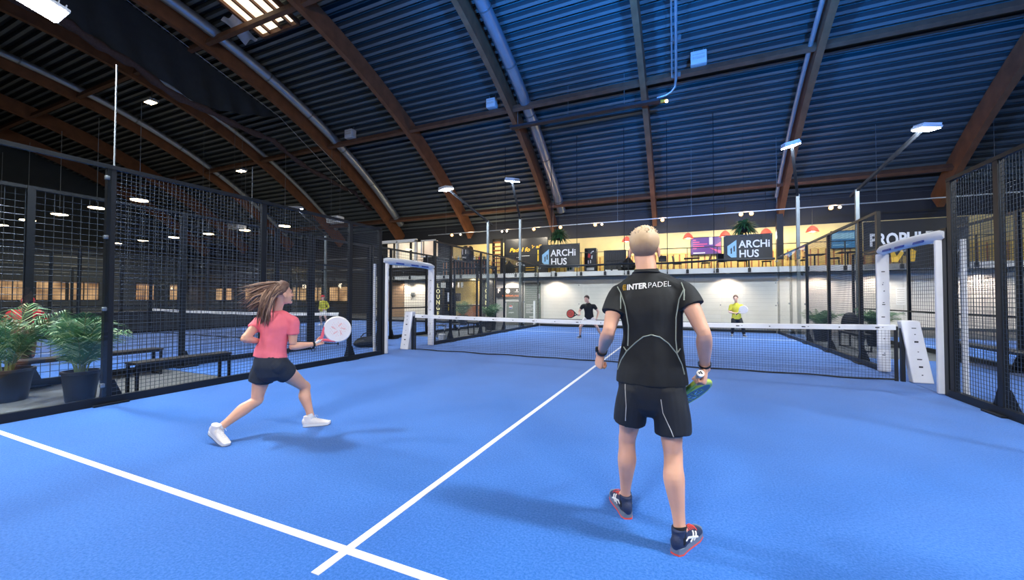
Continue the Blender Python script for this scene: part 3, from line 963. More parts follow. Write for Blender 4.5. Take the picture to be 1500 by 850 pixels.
for s in (-1, 1):
    # unseen blue uplighters, added beside the near masts to turn the vault blue
    t = thing('added_uplighter', 'added unseen blue light by the near %s floodlight mast behind the camera' % ('left' if s < 0 else 'right'), 'added_uplighter', (5.66 * s, -8.36, 5.2), 0, 'added blue uplighters')
    obj('lamp_case', MB().rbox((0, .12, 0), (.4, .2, .14), .02), 'dark', t, 40)
    obj('lamp_lens', MB().rbox((0, .14, .08), (.34, .15, .03), .01), emis('added_blue_lamp_lit', (.05, .35, 1, 1), 6), t, 40)
    ld = bpy.data.lights.new('added_uplight', 'SPOT'); ld.energy = 24000; ld.color = (.01, .27, 1.0); ld.spot_size = math.radians(96); ld.spot_blend = 1.0; ld.shadow_soft_size = .15
    lo = bpy.data.objects.new('added_uplight_beam', ld); COL.objects.link(lo); lo.location = (5.66 * s, -8.2, 5.34); lo.rotation_euler = (V((3.0, 3.5, 15)) - V(lo.location)).to_track_quat('-Z', 'Y').to_euler()
# unseen fill lights added behind the camera to brighten what faces it
for x in (-9, 0, 9):
    ld = bpy.data.lights.new('hall_fill', 'AREA'); ld.shape = 'DISK'; ld.size = 1.0; ld.energy = 330; ld.color = (1, .95, .88)
    lo = bpy.data.objects.new('hall_fill_beam', ld); COL.objects.link(lo); lo.location = (x, -15, 7.5); lo.rotation_euler = (math.radians(62), 0, 0)
FLOOD = 350
for cx, nm in ((0, 'nearest court'), (-12.4, 'left neighbouring court'), (12.4, 'right neighbouring court')):
    for s in (-1, 1):
        for sy in (-1, 1):
            mast(cx + 5.36 * s, 8.48 * sy, s, sy, 'tall floodlight mast at the %s %s corner of the %s' % ('far' if sy > 0 else 'near', 'right' if s > 0 else 'left', nm))


# benches
def bench(name, loc, L, label, wd=.3, h=.46):
    t = thing(name, label, 'bench', loc, 0, 'black benches')
    obj('seat', MB().rbox((0, 0, h - .016), (wd, L, .034), .01), 'bench', t, 40)
    for y in (-L / 2 + .03, L / 2 - .03):
        m = MB()
        m.box((-wd / 2 + .03, y, h / 2 - .02), (.034, .034, h - .035)).box((wd / 2 - .03, y, h / 2 - .02), (.034, .034, h - .035)).box((0, y, .018), (wd - .06, .034, .03))
        obj('leg_frame', m, 'black_steel', t)
    obj('side_rail', MB().box((-wd / 2 + .03, 0, h - .045), (.03, L - .1, .026)).box((wd / 2 - .03, 0, h - .045), (.03, L - .1, .026)), 'black_steel', t)
    return t


bench('bench', (-5.36, -5.0, -.012), 1.26, 'black bench directly behind the left mesh fence')
bench('bench', (-7.02, -5.4, -.012), 1.75, 'black bench farther back, beside the potted palms on the left')
bench('bench', (7.0, 2.0, -.012), 2.6, 'black bench on the right seen through the near right mesh')
bench('bench', (5.9, 5.2, -.012), 1.5, 'black bench beyond the right fence near the potted palm')
bench('bench', (-5.75, 5.3, -.012), 1.5, 'black bench beyond the left fence in front of the vertical sign')
DOWN = 105
# ================================================================== MEZZANINE AND LOUNGE
DK = 2.9
struct('floor_mezzanine', MB().box((1.5, 16.55, 2.78), (42, 5.0, .22)), 'greywall', label='mezzanine deck above the lounge', cat='mezzanine')
struct('trim_3', MB().box((1.5, 13.99, 2.79), (42, .06, .26)), 'slabwhite', label='white fascia along the mezzanine edge', cat='fascia')
# lower walls
lw = MB().box((8.6, 15.1, 1.33), (36.8, .2, 2.66))
struct('wall_lower', lw, 'whitewall', label='white panelled wall below the mezzanine', cat='wall')
gv = MB()
for z in [.12 + .21 * i for i in range(12)]: gv.box((9.6, 14.999, z), (32.6, .006, .008))
for x in (-6.5, -2.2, 2.1, 6.4, 10.7): gv.box((x, 14.994, 1.33), (.02, .014, 2.66))
struct('trim_4', gv, 'groove', label='fine joints of the white panelled wall', cat='wall joints')
struct('baseboard_back', MB().box((8.6, 14.97, .06), (36.8, .05, .12)), 'greywall', label='grey baseboard of the white lower wall', cat='baseboard')
struct('wall_lounge', MB().box((-11, 17.6, 1.33), (7, .15, 2.66)), 'yellow', label='yellow inner wall of the lounge', cat='wall')
struct('wall_lower_left', MB().box((-17.2, 15.1, 1.33), (6.0, .2, 2.66)), 'whitewall', label='pale wall below the mezzanine at the left', cat='wall')
struct('trim_5', MB().box((-18.1, 14.97, 1.3), (1.75, .06, 2.6)), 'tan', label='tan timber panel left of the pale lower wall', cat='wall panel')
# upper walls
struct('wall_upper', MB().box((3.0, 18.95, 4.25), (37, .12, 2.7)), 'yellow', label='yellow wall of the mezzanine bar', cat='wall')
struct('trim_7', MB().box((3, 18.88, 3.55), (37, .02, 1.3)), 'woodorange', label='darker backing painting the shade between the yellow battens', cat='wall panel')  # darker board colour stands in for shade in the batten gaps
bt = MB()
x = -15.4
while x < 21.4:
    bt.box((x, 18.845, 3.55), (.28, .05, 1.3)); x += .36
bt.box((3, 18.84, 4.24), (37, .08, .07))
struct('trim_6', bt, 'yslat', label='yellow vertical battens on the lower half of the mezzanine wall', cat='wall battens')


def facing(x0, y0, z0): return lambda u, v, d: V((x0 + u, y0 - d, z0 + v))


# railing: posts, brackets on the fascia, cables, tall rods
rl = thing('balcony_railing', 'thin black railing with posts along the white mezzanine edge', 'railing', (0, 13.92, 0))
px = [-18.7, -17.3, -15.9, -14.5, -13.1, -11.8, -10.5, -9.2, -7.9, -6.6, -5.33, -3.82, -2.46, -1.2, .0, 1.77, 3.15, 4.55, 6.9, 8.3, 9.7, 11.1, 12.6]
for i, x in enumerate(px):
    p = obj('post', MB().box((x, 0, 3.35), (.035, .035, 1.3)), 'black_steel', rl)
    obj('bracket', MB().box((x, 0, 2.78), (.13, .06, .2)), 'black_steel', p)
r_ = MB()
for z in (4.0,): r_.box((-2.9, 0, z), (32, .035, .035))
obj('handrail', r_, 'black_steel', rl)
bal = MB()
xx = -18.7
while xx < -7.2:
    bal.box((xx, 0, 3.4), (.016, .016, 1.1)); xx += .13
obj('balusters', bal, 'black_steel', rl)
for i, x in enumerate((-8.6, -5.6, -4.05, -1.4, .8, 3.0)):
    c = thing('hanging_rod', ['thin rod rising from the mezzanine edge left of the first banner', 'thin rod at the left edge of the first banner', 'thin rod at the right edge of the first banner', 'thin rod above the dark partition on the mezzanine',
                              'thin rod just right of the blond player above the chairs', 'thin rod at the right edge of the purple screen'][i], 'rod', (x, 13.87, 0), 0, 'thin rods along the mezzanine edge')
    obj('rod', MB().tube([(0, 0, 2.7), (0, 0, rz(13.84, .55))], .018, 6), 'black_steel', c)
    obj('rod_foot', MB().rbox((0, 0, 2.72), (.05, .05, .1), .01), 'black_steel', c)


def banner(x0, x1, z0, z1, label):
    W, H = x1 - x0, z1 - z0
    t = thing('hanging_banner', label, 'banner', (x0, 13.8, z0), 0, 'charcoal banners on the railing')
    mb = MB(); vs = []
    for i in range(13):
        for j in range(7):
            vs.append(V((W * i / 12, .02 * math.sin(i * 1.1 + j * .6), H * j / 6 + (.02 * math.sin(i / 12 * PI) if j == 0 else 0))))
    n = len(vs)
    mb.add(vs + [p + V((0, .015, 0)) for p in vs], [(i * 7 + j, (i + 1) * 7 + j, (i + 1) * 7 + j + 1, i * 7 + j + 1) for i in range(12) for j in range(6)] + [(n + i * 7 + j + 1, n + (i + 1) * 7 + j + 1, n + (i + 1) * 7 + j, n + i * 7 + j) for i in range(12) for j in range(6)])
    obj('banner_sheet', mb, 'banner', t, 60)
    f = facing(0, -.035, 0)
    k = H / 1.39
    lx, lz, lw_, lh = .17 * k, .2 * k, .42 * k, .92 * k
    lg = MB().slab([(lx + lw_, lz + lh), (lx, lz + lh * .66), (lx, lz + lh * .18), (lx + lw_ * .42, lz), (lx + lw_, lz)][::-1], f, 0, .005)
    lo = obj('emblem', lg, 'iceblue', t)
    inn = MB()
    for a, b in ((.36, .2), (.68, .32)):
        inn.slab([(lx + lw_ * a, lz + lh * b), (lx + lw_ * (a + .14), lz + lh * (b + .03)), (lx + lw_ * (a + .14), lz + lh * (b + .38)), (lx + lw_ * (a - .02), lz + lh * (b + .30)), (lx + lw_ * (a - .02), lz + lh * (b + .2)), (lx + lw_ * a, lz + lh * (b + .2))], f, .005, .008)
    obj('emblem_strokes', inn, 'banner', lo)
    for s, zz, w in (('ARCHi', .70, 1.5 * min(1, W / k / 2.37)), ('HUS', .2, .94 * min(1, W / k / 2.37))):
        obj('lettering', text_mb(s, .37 * k, lambda u, v, d, zz=zz: V((.70 * k + u, -.036 - d, zz * k + v)), bold=.02, width=w * k), 'white', t)
    ey = MB()
    for xx in (.06, W / 2, W - .06):
        for zz in (.05, H - .05): ey.tube([(xx, -.05, zz), (xx, .035, zz)], .02, 8)
    obj('eyelets', ey, 'galv', t)
    rp = MB().tube([(W * .3, -.03, H * .93), (W * .45, -.035, H * .99), (W * .55, -.035, H * .985), (W * .8, -.03, H * .9)], .012, 6)
    obj('tie_cord', rp, 'galv', t)
    return t


banner(-6.3, -3.86, 3.14, 4.54, 'charcoal banner reading ARCHi HUS on the railing left of the blond player')
banner(3.43, 5.5, 3.22, 4.52, 'charcoal banner reading ARCHi HUS on the railing right of the purple screen')

# left sign wall 'Padel fo alle'
t = thing('sign_board', 'dark billboard on the mezzanine with yellow slanted lettering Padel for alle', 'sign', (-9.9, 16.6, 2.9))
obj('board', MB().rbox((1.6, 0, 1.28), (3.2, .12, 2.56), .015), 'dark', t)
obj('lettering', text_mb('Padel fo', .27, lambda u, v, d: V((.42 + u, -.065 - d, 1.66 + v)), bold=.025, shear=.25, width=1.5), 'gold', t)
obj('lettering', text_mb("'r alle", .2, lambda u, v, d: V((2.0 + u, -.065 - d, 1.86 + v)), bold=.02, shear=.25, width=.85), 'gold', t)
tx = MB()
tx.box((1.55, -.065, 1.36), (.7, .008, .03)).box((1.1, -.065, 1.27), (.32, .008, .02))
obj('small_print', tx, 'white', t)
obj('lettering', text_mb('Cu', .2, lambda u, v, d: V((.85 + u, -.065 - d, .74 + v)), bold=.01, shear=.2, width=.5), 'white', t)
st = MB()
for q in range(2): st.box((1.95, -.065, .55 - .16 * q), (.62, .008, .05))
obj('yellow_lines', st, 'gold', t)
obj('end_strip', MB().box((2.52, -.07, 1.35), (.07, .02, .75)), 'yellowprint', t)
# slat shelving tower left of it
t = thing('shelf_tower', 'tall dark shelving tower with orange wooden slats beside the yellow lettering', 'shelf', (-10.32, 16.4, 2.9))
obj('frame', MB().box((-.32, 0, 1.3), (.06, .3, 2.6)).box((.32, 0, 1.3), (.06, .3, 2.6)).box((0, 0, 2.58), (.7, .3, .05)), 'dark', t)
for j in range(9): obj('shelf_board', MB().rbox((0, 0, .12 + .28 * j), (.58, .28, .07), .01), 'woodorange', t)
# bar clutter at left of the mezzanine
t = thing('bar_counter', 'dark bar counter on the mezzanine left of the shelving tower', 'bar counter', (-12.2, 15.2, 2.9))
obj('counter_front', MB().rbox((0, 0, .5), (3.4, .5, 1.0), .02), 'dark', t)
obj('counter_top', MB().rbox((0, -.04, 1.03), (3.55, .65, .06), .015), 'bench', t)
bslat = MB()
for q in range(14): bslat.box((-1.6 + q * .246, -.262, .5), (.06, .02, .9))
obj('front_slats', bslat, 'woodorange', t)
t = thing('drink_tower', 'round black drinks machine with white marks standing on the bar counter', 'drinks machine', (-12.0, 15.15, 3.96))
obj('machine_body', MB().lathe([(.34, 0), (.42, .1), (.44, .5), (.4, .85), (.25, .98), (.05, 1.0)], n=20), 'raqblack', t, 40)
obj('machine_marks', MB().box((-.14, -.44, .55), (.05, .02, .35)).box((.1, -.44, .55), (.05, .02, .3)).box((0, -.45, .15), (.3, .02, .1)), 'white', t)
bott = None
for i, (x, m, h) in enumerate(((-11.45, 'white', .3), (-11.28, 'gold', .36), (-11.08, 'redprint', .28), (-10.9, 'white', .34), (-10.72, 'leaf', .3), (-12.7, 'iceblue', .33), (-12.9, 'gold', .28), (-13.2, 'white', .36))):
    b = thing('bottle', ['short white', 'tall golden', 'small red', 'slim white', 'green', 'pale blue', 'small golden', 'tall white'][i] + ' bottle standing on the mezzanine bar counter', 'bottle', (x, 15.1, 3.96), 0, 'bottles on the bar counter')
    obj('bottle_body', MB().lathe([(.055, 0), (.06, .02), (.06, h * .6), (.02, h * .78), (.02, h)], n=12), m, b, 40)
    obj('bottle_cap', MB().lathe([(.024, h), (.024, h + .03)], n=10), 'dark', b)

# glowing upstairs office window box at the far left
wf = MB()
X0, X1, Z0, Z1 = -18.45, -15.3, 3.6, 5.35
for xx in (X0, X1, -16.9): wf.box((xx, 13.8, (Z0 + Z1) / 2), (.16, .16, Z1 - Z0))
for zz in (Z0, Z1): wf.box(((X0 + X1) / 2, 13.8, zz), (X1 - X0 + .16, .16, .2))
w = struct('window_20', wf, 'slabwhite', label='white framed glowing office window above the left gateway', cat='window')
obj('window_pane', MB().box(((X0 + X1) / 2, 14.6, (Z0 + Z1) / 2), (X1 - X0, .03, Z1 - Z0)), 'litoffice', w)
obj('window_glass', MB().box(((X0 + X1) / 2, 13.84, (Z0 + Z1) / 2), (X1 - X0, .012, Z1 - Z0)), 'glass', w)
obj('inner_posts', MB().box((-17.6, 14.3, 4.5), (.1, .1, 1.7)).box((-16.2, 14.4, 4.5), (.14, .1, 1.7)), 'dark', w)
wf = MB()
for xx in (-14.9, -13.8): wf.box((xx, 13.9, 4.75), (.08, .1, 1.1))
for zz in (4.2, 5.3): wf.box((-14.35, 13.9, zz), (1.18, .1, .08))
w = struct('window_21', wf, 'slabwhite', label='small framed glowing window right of the big office window', cat='window')
obj('window_pane', MB().box((-14.35, 14.2, 4.75), (1.1, .03, 1.1)), 'litoffice', w)

# screens
t = thing('tv_screen', 'purple lit screen with pink lines of text on the yellow wall', 'screen', (2.84, 18.7, 4.63))
obj('screen_bezel', MB().rbox((0, 0, 0), (1.74, .1, 1.12), .02), 'dark', t)
obj('screen_panel', MB().box((0, -.055, .02), (1.66, .01, 1.02)), 'screenp', t)
s = MB()
for q, w_ in enumerate((.16, .36, .8, .62, .2)): s.box((-.72 + w_ / 2, -.064, .38 - q * .13), (w_, .006, .05))
obj('screen_text', s, 'screenm', t)
obj('screen_bar', MB().box((.28, -.064, .3), (.18, .006, .44)), 'screenw', t)
obj('screen_picture', MB().slab([(.2, -.12), (.82, -.32), (.82, -.5), (.55, -.34)], lambda u, v, d: V((u, -.061 - d, v)), 0, .006).slab([(.5, .0), (.82, .22), (.82, -.12)], lambda u, v, d: V((u, -.061 - d, v)), 0, .006), 'screenm', t)
obj('screen_line', MB().box((-.38, -.064, -.42), (.66, .006, .05)), 'screenw', t)
t = thing('tv_screen', 'blue lit screen on the yellow wall seen between the right fence posts', 'screen', (9.62, 18.7, 4.64))
obj('screen_bezel', MB().rbox((0, 0, 0), (1.1, .1, 1.0), .02), 'dark', t)
obj('screen_panel', MB().box((0, -.055, .0), (1.04, .01, .92)), 'screenb', t)
obj('screen_bar', MB().box((0, -.064, .2), (.98, .006, .32)).box((-.1, -.064, -.3), (.7, .006, .05)), 'screenb2', t)

# red shaded pendant lamps
for i, x in enumerate((-1.75, 1.83, 3.8, 5.83, 7.96)):
    lab = ['left of the blond player\'s head', 'above the left corner of the purple screen', 'above the right corner of the purple screen', 'above the right end of the second banner', 'nearest the right fence'][i]
    t = thing('pendant_lamp', 'red bell-shaped pendant lamp ' + lab, 'pendant lamp', (x, 17.5, 5.0), 0, 'red pendant lamps over the bar')
    obj('lamp_shade', MB().lathe([(.06, .32), (.11, .29), (.23, .16), (.28, .02), (.29, 0)], n=20), 'redglow', t, 40)
    obj('shade_rim', MB().lathe([(.29, .02), (.305, .0), (.29, -.02)], n=20), 'redshade', t, 40)
    obj('bulb', MB().ell((0, 0, .05), ((.06, 0, 0), (0, .06, 0), (0, 0, .08)), 10, 6), 'bulb', t, 40)
    obj('cord', MB().tube([(0, 0, .32), (0, 0, rz(17.5, .4) - 5.0)], .01, 5), 'strap', t)
    ld = bpy.data.lights.new('red_lamp', 'POINT'); ld.energy = 55; ld.color = (1, .9, .7); ld.shadow_soft_size = .08
    lo = bpy.data.objects.new('pendant_light', ld); COL.objects.link(lo); lo.location = (x, 17.5, 4.9)

# spot track with warm heads
t = thing('ceiling_track_rail', 'pale light track running above the mezzanine edge', 'light track', (0, 15.5, 5.95))
obj('track', MB().box((0, 0, 0), (31, .05, .05)), 'pipe', t)
for x in range(-14, 16, 4): obj('track_hanger', MB().tube([(x, 0, 0), (x, 0, rz(15.5, .5) - 5.95)], .01, 5), 'galv', t)
for i, (x, m, lab) in enumerate(((-13.4, 'bulb', 'above the small glowing window'), (-12.7, 'bulbcool', 'beside the lamp above the small glowing window'), (-9.5, 'bulbcool', 'above the shelving tower, left one'), (-9.15, 'bulbcool', 'above the shelving tower, right one'),
                                 (-7.25, 'bulb', 'above the yellow lettering'), (-5.47, 'bulb', 'above the first banner'), (-3.3, 'bulb', 'left of the blond player, large one'), (-2.9, 'bulbcool', 'left of the blond player, small one'),
                                 (.5, 'bulb', 'just right of the blond player'), (4.37, 'bulb', 'above the second banner, left one'), (4.85, 'bulb', 'above the second banner, right one'), (8.2, 'bulb', 'above the right fence, left one'), (8.55, 'bulbcool', 'above the right fence, right one'))):
    b = thing('spot_lamp', 'small lit spot lamp on the track ' + lab, 'spot lamp', (x, 15.42, 5.8), 0, 'spot lamps on the track')
    big = m == 'bulb'
    mt = Matrix.Rotation(math.radians(75), 3, 'X')
    obj('lamp_can', MB().lathe([(.06, -.12), (.085, -.1), (.09, .06)], n=14, mtx=mt), 'dark', b, 40)
    obj('bulb', MB().ell(mt @ V((0, 0, .07)), ((.1, 0, 0), (0, .1, 0), (0, 0, .1)), 12, 8) if big else MB().ell(mt @ V((0, 0, .07)), ((.07, 0, 0), (0, .07, 0), (0, 0, .07)), 12, 8), m, b, 60)
    obj('stem', MB().tube([(0, 0.05, .14), (0, 0.08, .05), (0, 0, 0)], .014, 6), 'dark', b)
for x in (-12, -9.2, -7, -3.3, .5, 4.6, 8.4):
    ld = bpy.data.lights.new('track_light', 'SPOT'); ld.energy = 150; ld.color = (1, .88, .68); ld.spot_size = 2.3; ld.spot_blend = .8; ld.shadow_soft_size = .1
    lo = bpy.data.objects.new('track_light', ld); COL.objects.link(lo); lo.location = (x, 15.7, 5.75); lo.rotation_euler = (math.radians(55), 0, 0)
    ld = bpy.data.lights.new('track_glow', 'POINT'); ld.energy = 22; ld.color = (1, .6, .3); ld.shadow_soft_size = .1
    lo = bpy.data.objects.new('track_glow', ld); COL.objects.link(lo); lo.location = (x, 15.45, 6.05)

# things on the deck
t = thing('arcade_cabinet', 'tall black cabinet with red and white graphics on the mezzanine', 'cabinet', (-3.56, 15.4, 2.9))
obj('cabinet_body', MB().rbox((0, 0, .75), (.72, .5, 1.5), .05), 'dark', t, 40)
obj('red_graphic', MB().slab([(-.16, .95), (-.02, .9), (.02, 1.1), (-.1, 1.2)], lambda u, v, d: V((u, -.251 - d, v)), 0, .006), 'redprint', t)
obj('white_graphic', MB().slab([(.02, 1.16), (.22, 1.26), (.2, 1.34), (.04, 1.26)], lambda u, v, d: V((u, -.251 - d, v)), 0, .006).slab([(.06, .85), (.12, .85), (.14, 1.05), (.08, 1.05)], lambda u, v, d: V((u, -.251 - d, v)), 0, .006).box((-.12, -.253, .66), (.05, .006, .2)).box((.02, -.253, .68), (.05, .006, .18)).box((.0, -.253, .24), (.46, .006, .16)), 'white', t)
t = thing('slatted_partition', 'charcoal ribbed partition panel on the mezzanine left of the blond player', 'partition', (-2.18, 15.6, 2.9))
obj('panel', MB().rbox((0, 0, .68), (1.3, .1, 1.36), .02), 'dark', t)
s = MB()
for q in range(10): s.box((-.57 + .127 * q, -.06, .68), (.05, .03, 1.28))
obj('ribs', s, 'banner', t)
t = thing('green_box', 'small box with a green and white front on the deck below the first banner', 'box', (-4.6, 14.5, 2.9))
obj('box_body', MB().rbox((0, 0, .2), (.42, .3, .4), .02), 'white', t)
obj('green_front', MB().box((-.1, -.152, .24), (.1, .006, .25)).box((.05, -.152, .26), (.1, .006, .2)), 'leaf', t)


def chair(name, loc, rz_, label, m='dark'):
    t = thing(name, label, 'chair', loc, rz_, 'dark chairs on the mezzanine')
    obj('seat', MB().rbox((0, 0, .45), (.46, .44, .05), .02), m, t, 40)
    obj('backrest', MB().rbox((0, .21, .72), (.44, .04, .36), .02, Matrix.Rotation(-.15, 3, 'X')), m, t, 40)
    for sx in (-1, 1):
        for sy in (-1, 1): obj('leg', MB().tube([(.19 * sx, .17 * sy, .44), (.22 * sx, .22 * sy, 0)], .014, 6), 'black_steel', t)
    return t


def table(loc, label, w=.8, h=.73):
    t = thing('cafe_table', label, 'table', loc, 0, 'dark cafe tables on the mezzanine')
    obj('table_top', MB().rbox((0, 0, h), (w, .7, .04), .01), 'bench', t, 40)
    obj('table_stem', MB().tube([(0, 0, .03), (0, 0, h)], .035, 10), 'black_steel', t, 40)
    obj('table_foot', MB().lathe([(.26, 0), (.25, .02), (.05, .04)], n=18), 'black_steel', t, 40)


for i, (x, y, r, lab) in enumerate(((.55, 15.2, .3, 'dark chair beside the blond player\'s shoulder, left of the tables'), (1.25, 15.9, 1.4, 'dark chair left of the first cafe table'), (2.7, 15.9, -1.5, 'dark chair right of the first cafe table'),
                                    (3.45, 15.3, .2, 'dark chair below the left half of the second banner'), (4.4, 15.3, -.2, 'dark chair below the right half of the second banner'), (5.6, 16.0, 1.5, 'dark chair left of the black column'), (7.1, 16.0, -1.4, 'dark chair right of the black column'),
                                    (8.3, 15.4, 1.2, 'dark chair seen between the two right fence posts'), (9.5, 15.5, -1.3, 'dark chair below the blue screen'), (11.0, 15.2, .4, 'dark chair under the white lettering on the right'))):
    chair('cafe_chair', (x, y, 2.9), r, lab)
for x, y, lab in ((2.0, 15.9, 'dark cafe table below the purple screen'), (4.9, 16.95, 'dark cafe table behind the second banner'), (7.75, 16.3, 'dark cafe table by the black column'), (8.9, 15.6, 'dark cafe table between the chairs at the right fence'), (-.6, 16.2, 'dark cafe table hidden behind the blond player')):
    table((x, y, 2.9), lab)
struct('pillar_black', MB().box((6.3, 16.6, 4.4), (.3, .3, 3.0)), 'dark', label='black square column under the arch end', cat='column')


for x, y, sc, lab in ((-.2, 14.55, .8, 'dark beanbag on the deck just right of the blond player'), (-1.3, 14.7, .9, 'dark beanbag on the deck right of the ribbed partition')):
    t = thing('beanbag', lab, 'beanbag', (x, y, 2.9), 0, 'dark beanbags on the mezzanine')
    bm_ = fuse(MB().chain([((0, 0, .2), .46, .42), ((0, .02, .4), .36, .32), ((.02, .06, .62), .17, .15), ((.03, .08, .78), .06, .06)], (1, 0, 0), 20), .02, 3)
    zm = min(v.co.z for v in bm_.vertices)
    for v in bm_.vertices: v.co = V((v.co.x, v.co.y, max(v.co.z - zm - .06, 0))) * sc
    wrinkle(bm_, .015, 6, 4)
    for v in bm_.vertices: v.co.z = max(v.co.z, .004)
    obj('bag_body', bm_, 'bagblack', t)
    obj('carry_loop', MB().tube([(.0, .08, .66 * sc), (.02, .06, .74 * sc), (.05, .08, .66 * sc)], .01, 6), 'strap', t, 50)
# round handball-like objects and shoes on the deck edge
for i, (x, m, lab) in enumerate(((-5.6, 'white', 'small white cloth lying on the deck edge below the first banner'), (-2.35, 'white', 'small white pack on the deck below the ribbed partition'), (-1.95, 'white', 'slim white pack right of the other pack on the deck'))):
    b = tag(obj('white_pack', MB().rbox((x, 14.25, DK + .05), (.3, .14, .1), .03), m, None, 40), lab, 'pack')

# hanging plants under the vault
def foliage(mb, c, n, ln, rnd, droop=1., wid=.02):
    for i in range(n):
        a = rnd.uniform(0, 2 * PI); e = rnd.uniform(-.4, 1.2); L = ln * rnd.uniform(.5, 1.1)
        d = V((math.cos(a) * math.cos(e), math.sin(a) * math.cos(e), math.sin(e)))
        p0 = V(c) + d * .05; p1 = p0 + d * L * .5; p2 = p0 + d * L + V((0, 0, -droop * L * .4))
        s = d.cross(V((0, 0, 1)))
        s = (s if s.length > .05 else V((1, 0, 0))).normalized() * wid * rnd.uniform(.6, 1.3)
        t_ = V((0, 0, .004))
        mb.add([p0 - s * .4, p0 + s * .4, p1 + s, p1 - s, p2, p0 - s * .4 + t_, p0 + s * .4 + t_, p1 + s + t_, p1 - s + t_, p2 + t_],
               [(0, 1, 2, 3), (3, 2, 4), (8, 7, 6, 5), (9, 7, 8), (0, 5, 6, 1), (1, 6, 7, 2), (2, 7, 9, 4), (4, 9, 8, 3), (3, 8, 5, 0)])


for x, y, z, lab in ((-5.55, 15.2, 5.2, 'dark hanging plant beside the arch end above the first banner'), (4.45, 15.0, 5.0, 'dark bushy hanging plant above the second banner')):
    rnd = random.Random(int(x * 10))
    t = thing('hanging_plant', lab, 'plant', (x, y, z), 0, 'hanging plants above the banners')
    obj('basket', MB().lathe([(.1, -.22), (.22, -.1), (.26, .05), (.24, .06)], n=16), 'dark', t, 40)
    f = MB(); foliage(f, (0, 0, .05), 230, .75, rnd, 1.0, .05)
    o = obj('foliage', f, 'leaf', t)
    obj('hanging_cord', MB().tube([(0, 0, 0), (0, 0, rz(y, .5) - z)], .008, 5), 'strap', t)

# right banner PROPULZ
t = thing('hanging_banner', 'large black banner with white block lettering and a gold emblem behind the right gateway', 'banner', (9.0, 13.75, 2.72))
obj('banner_sheet', MB().rbox((1.6, 0, 1.0), (3.4, .03, 2.1), .01), 'dark', t)
obj('lettering', text_mb('PROPULZ', .52, lambda u, v, d: V((.1 + u, -.02 - d, .98 + v)), bold=.03, width=2.2), 'white', t)
obj('gold_emblem', MB().slab([(.55, .25), (.75, .25), (.95, .62), (.9, .8), (.72, .5), (.6, .8), (.5, .8)], lambda u, v, d: V((u + .3, -.02 - d, v)), 0, .006).slab([(1.05, .25), (1.3, .25), (1.36, .7), (1.2, .8), (1.1, .5)], lambda u, v, d: V((u + .3, -.02 - d, v)), 0, .006), 'gold', t)
obj('grey_lines', MB().slab([(2.2, .3), (2.26, .3), (2.46, .7), (2.4, .7)], lambda u, v, d: V((u, -.02 - d, v)), 0, .006).slab([(2.75, .3), (2.81, .3), (3.01, .7), (2.95, .7)], lambda u, v, d: V((u, -.02 - d, v)), 0, .006), 'groove', t)

# ------------------------------------------------------------ ground floor features
def lounge_sign(x, label, w=.82):
    t = thing('sign_pillar', label, 'sign', (x, 14.7, 0), 0, 'dark sign pillars')
    obj('pillar_body', MB().rbox((0, 0, 1.3), (w, .24, 2.6), .02), 'dark', t)
    for i, ch in enumerate('LOUNGE'):
        obj('letter', text_mb(ch, .27, lambda u, v, d, i=i: V((u, -.122 - d, 2.1 - .385 * i + v)), bold=.03, align='CENTER'), 'letterlit', t)
    obj('light_strip', MB().box((-w / 2 + .05, -.125, 1.3), (.03, .01, 2.2)), 'galv', t)
    return t


lounge_sign(-10.2, 'dark pillar with vertical yellow letters LOUNGE, the brighter one near the fridge')
lounge_sign(-14.0, 'dark pillar with vertical yellow letters LOUNGE, the dim one left of the pedestal screen', .7)
t = thing('door_panel_unit', 'grey-green glazed door with pale lines right of the fridge', 'door', (-7.15, 14.9, 0))
obj('door_leaf', MB().rbox((0, 0, 1.16), (1.05, .08, 2.32), .015), 'greendoor', t)
s = MB()
for q in range(13): s.box((0, -.045, .5 + .13 * q), (.95, .012, .018))
obj('door_slats', s, 'groove', t)
s = MB()
for q, w_ in enumerate((.5, .34, .5, .42, .3, .46)): s.box((-.42 + w_ / 2, -.05, .96 - .1 * q), (w_, .01, .03))
s.box((.0, -.05, .2), (.4, .01, .05))
obj('door_print', s, 'white', t)
obj('door_header', MB().box((0, -.04, 2.26), (1.05, .02, .22)), 'dark', t)
obj('door_plate', MB().rbox((.4, -.05, 1.5), (.14, .03, .3), .01), 'plastic', t)
t = thing('wall_sign', 'black wall sign with a white disc, letter and web address above the fridge', 'sign', (-8.75, 14.72, 1.73))
obj('sign_board', MB().rbox((0, 0, 0), (1.68, .06, .6), .012), 'dark', t)
obj('white_square', text_mb('F', .26, lambda u, v, d: V((-.74 + u, -.032 - d, .0 + v)), bold=.04), 'white', t)
obj('white_disc', MB().lathe([(.15, 0), (.15, .006)], c=(-.02, -.032, .1), n=24, mtx=Matrix.Rotation(PI / 2, 3, 'X')), 'white', t)
obj('small_print', MB().box((.6, -.033, .05), (.28, .006, .03)).box((.62, -.033, .16), (.08, .006, .1)), 'white', t)
obj('web_address', text_mb('eation.no', .13, lambda u, v, d: V((-.42 + u, -.032 - d, -.24 + v)), bold=.03, width=1.2), 'orange', t)
t = thing('drinks_fridge', 'grey glass-fronted drinks fridge with a round red, white and blue logo', 'fridge', (-8.29, 14.6, 0))
obj('fridge_body', MB().rbox((0, 0, .58), (.86, .5, 1.16), .02), 'dark', t)
dr = obj('fridge_door', MB().rbox((0, -.27, .58), (.8, .04, 1.08), .01), 'greendoor', t)
obj('door_handle', MB().box((.34, -.31, .6), (.03, .03, .5)), 'galv', dr)
R_ = Matrix.Rotation(PI / 2, 3, 'X')
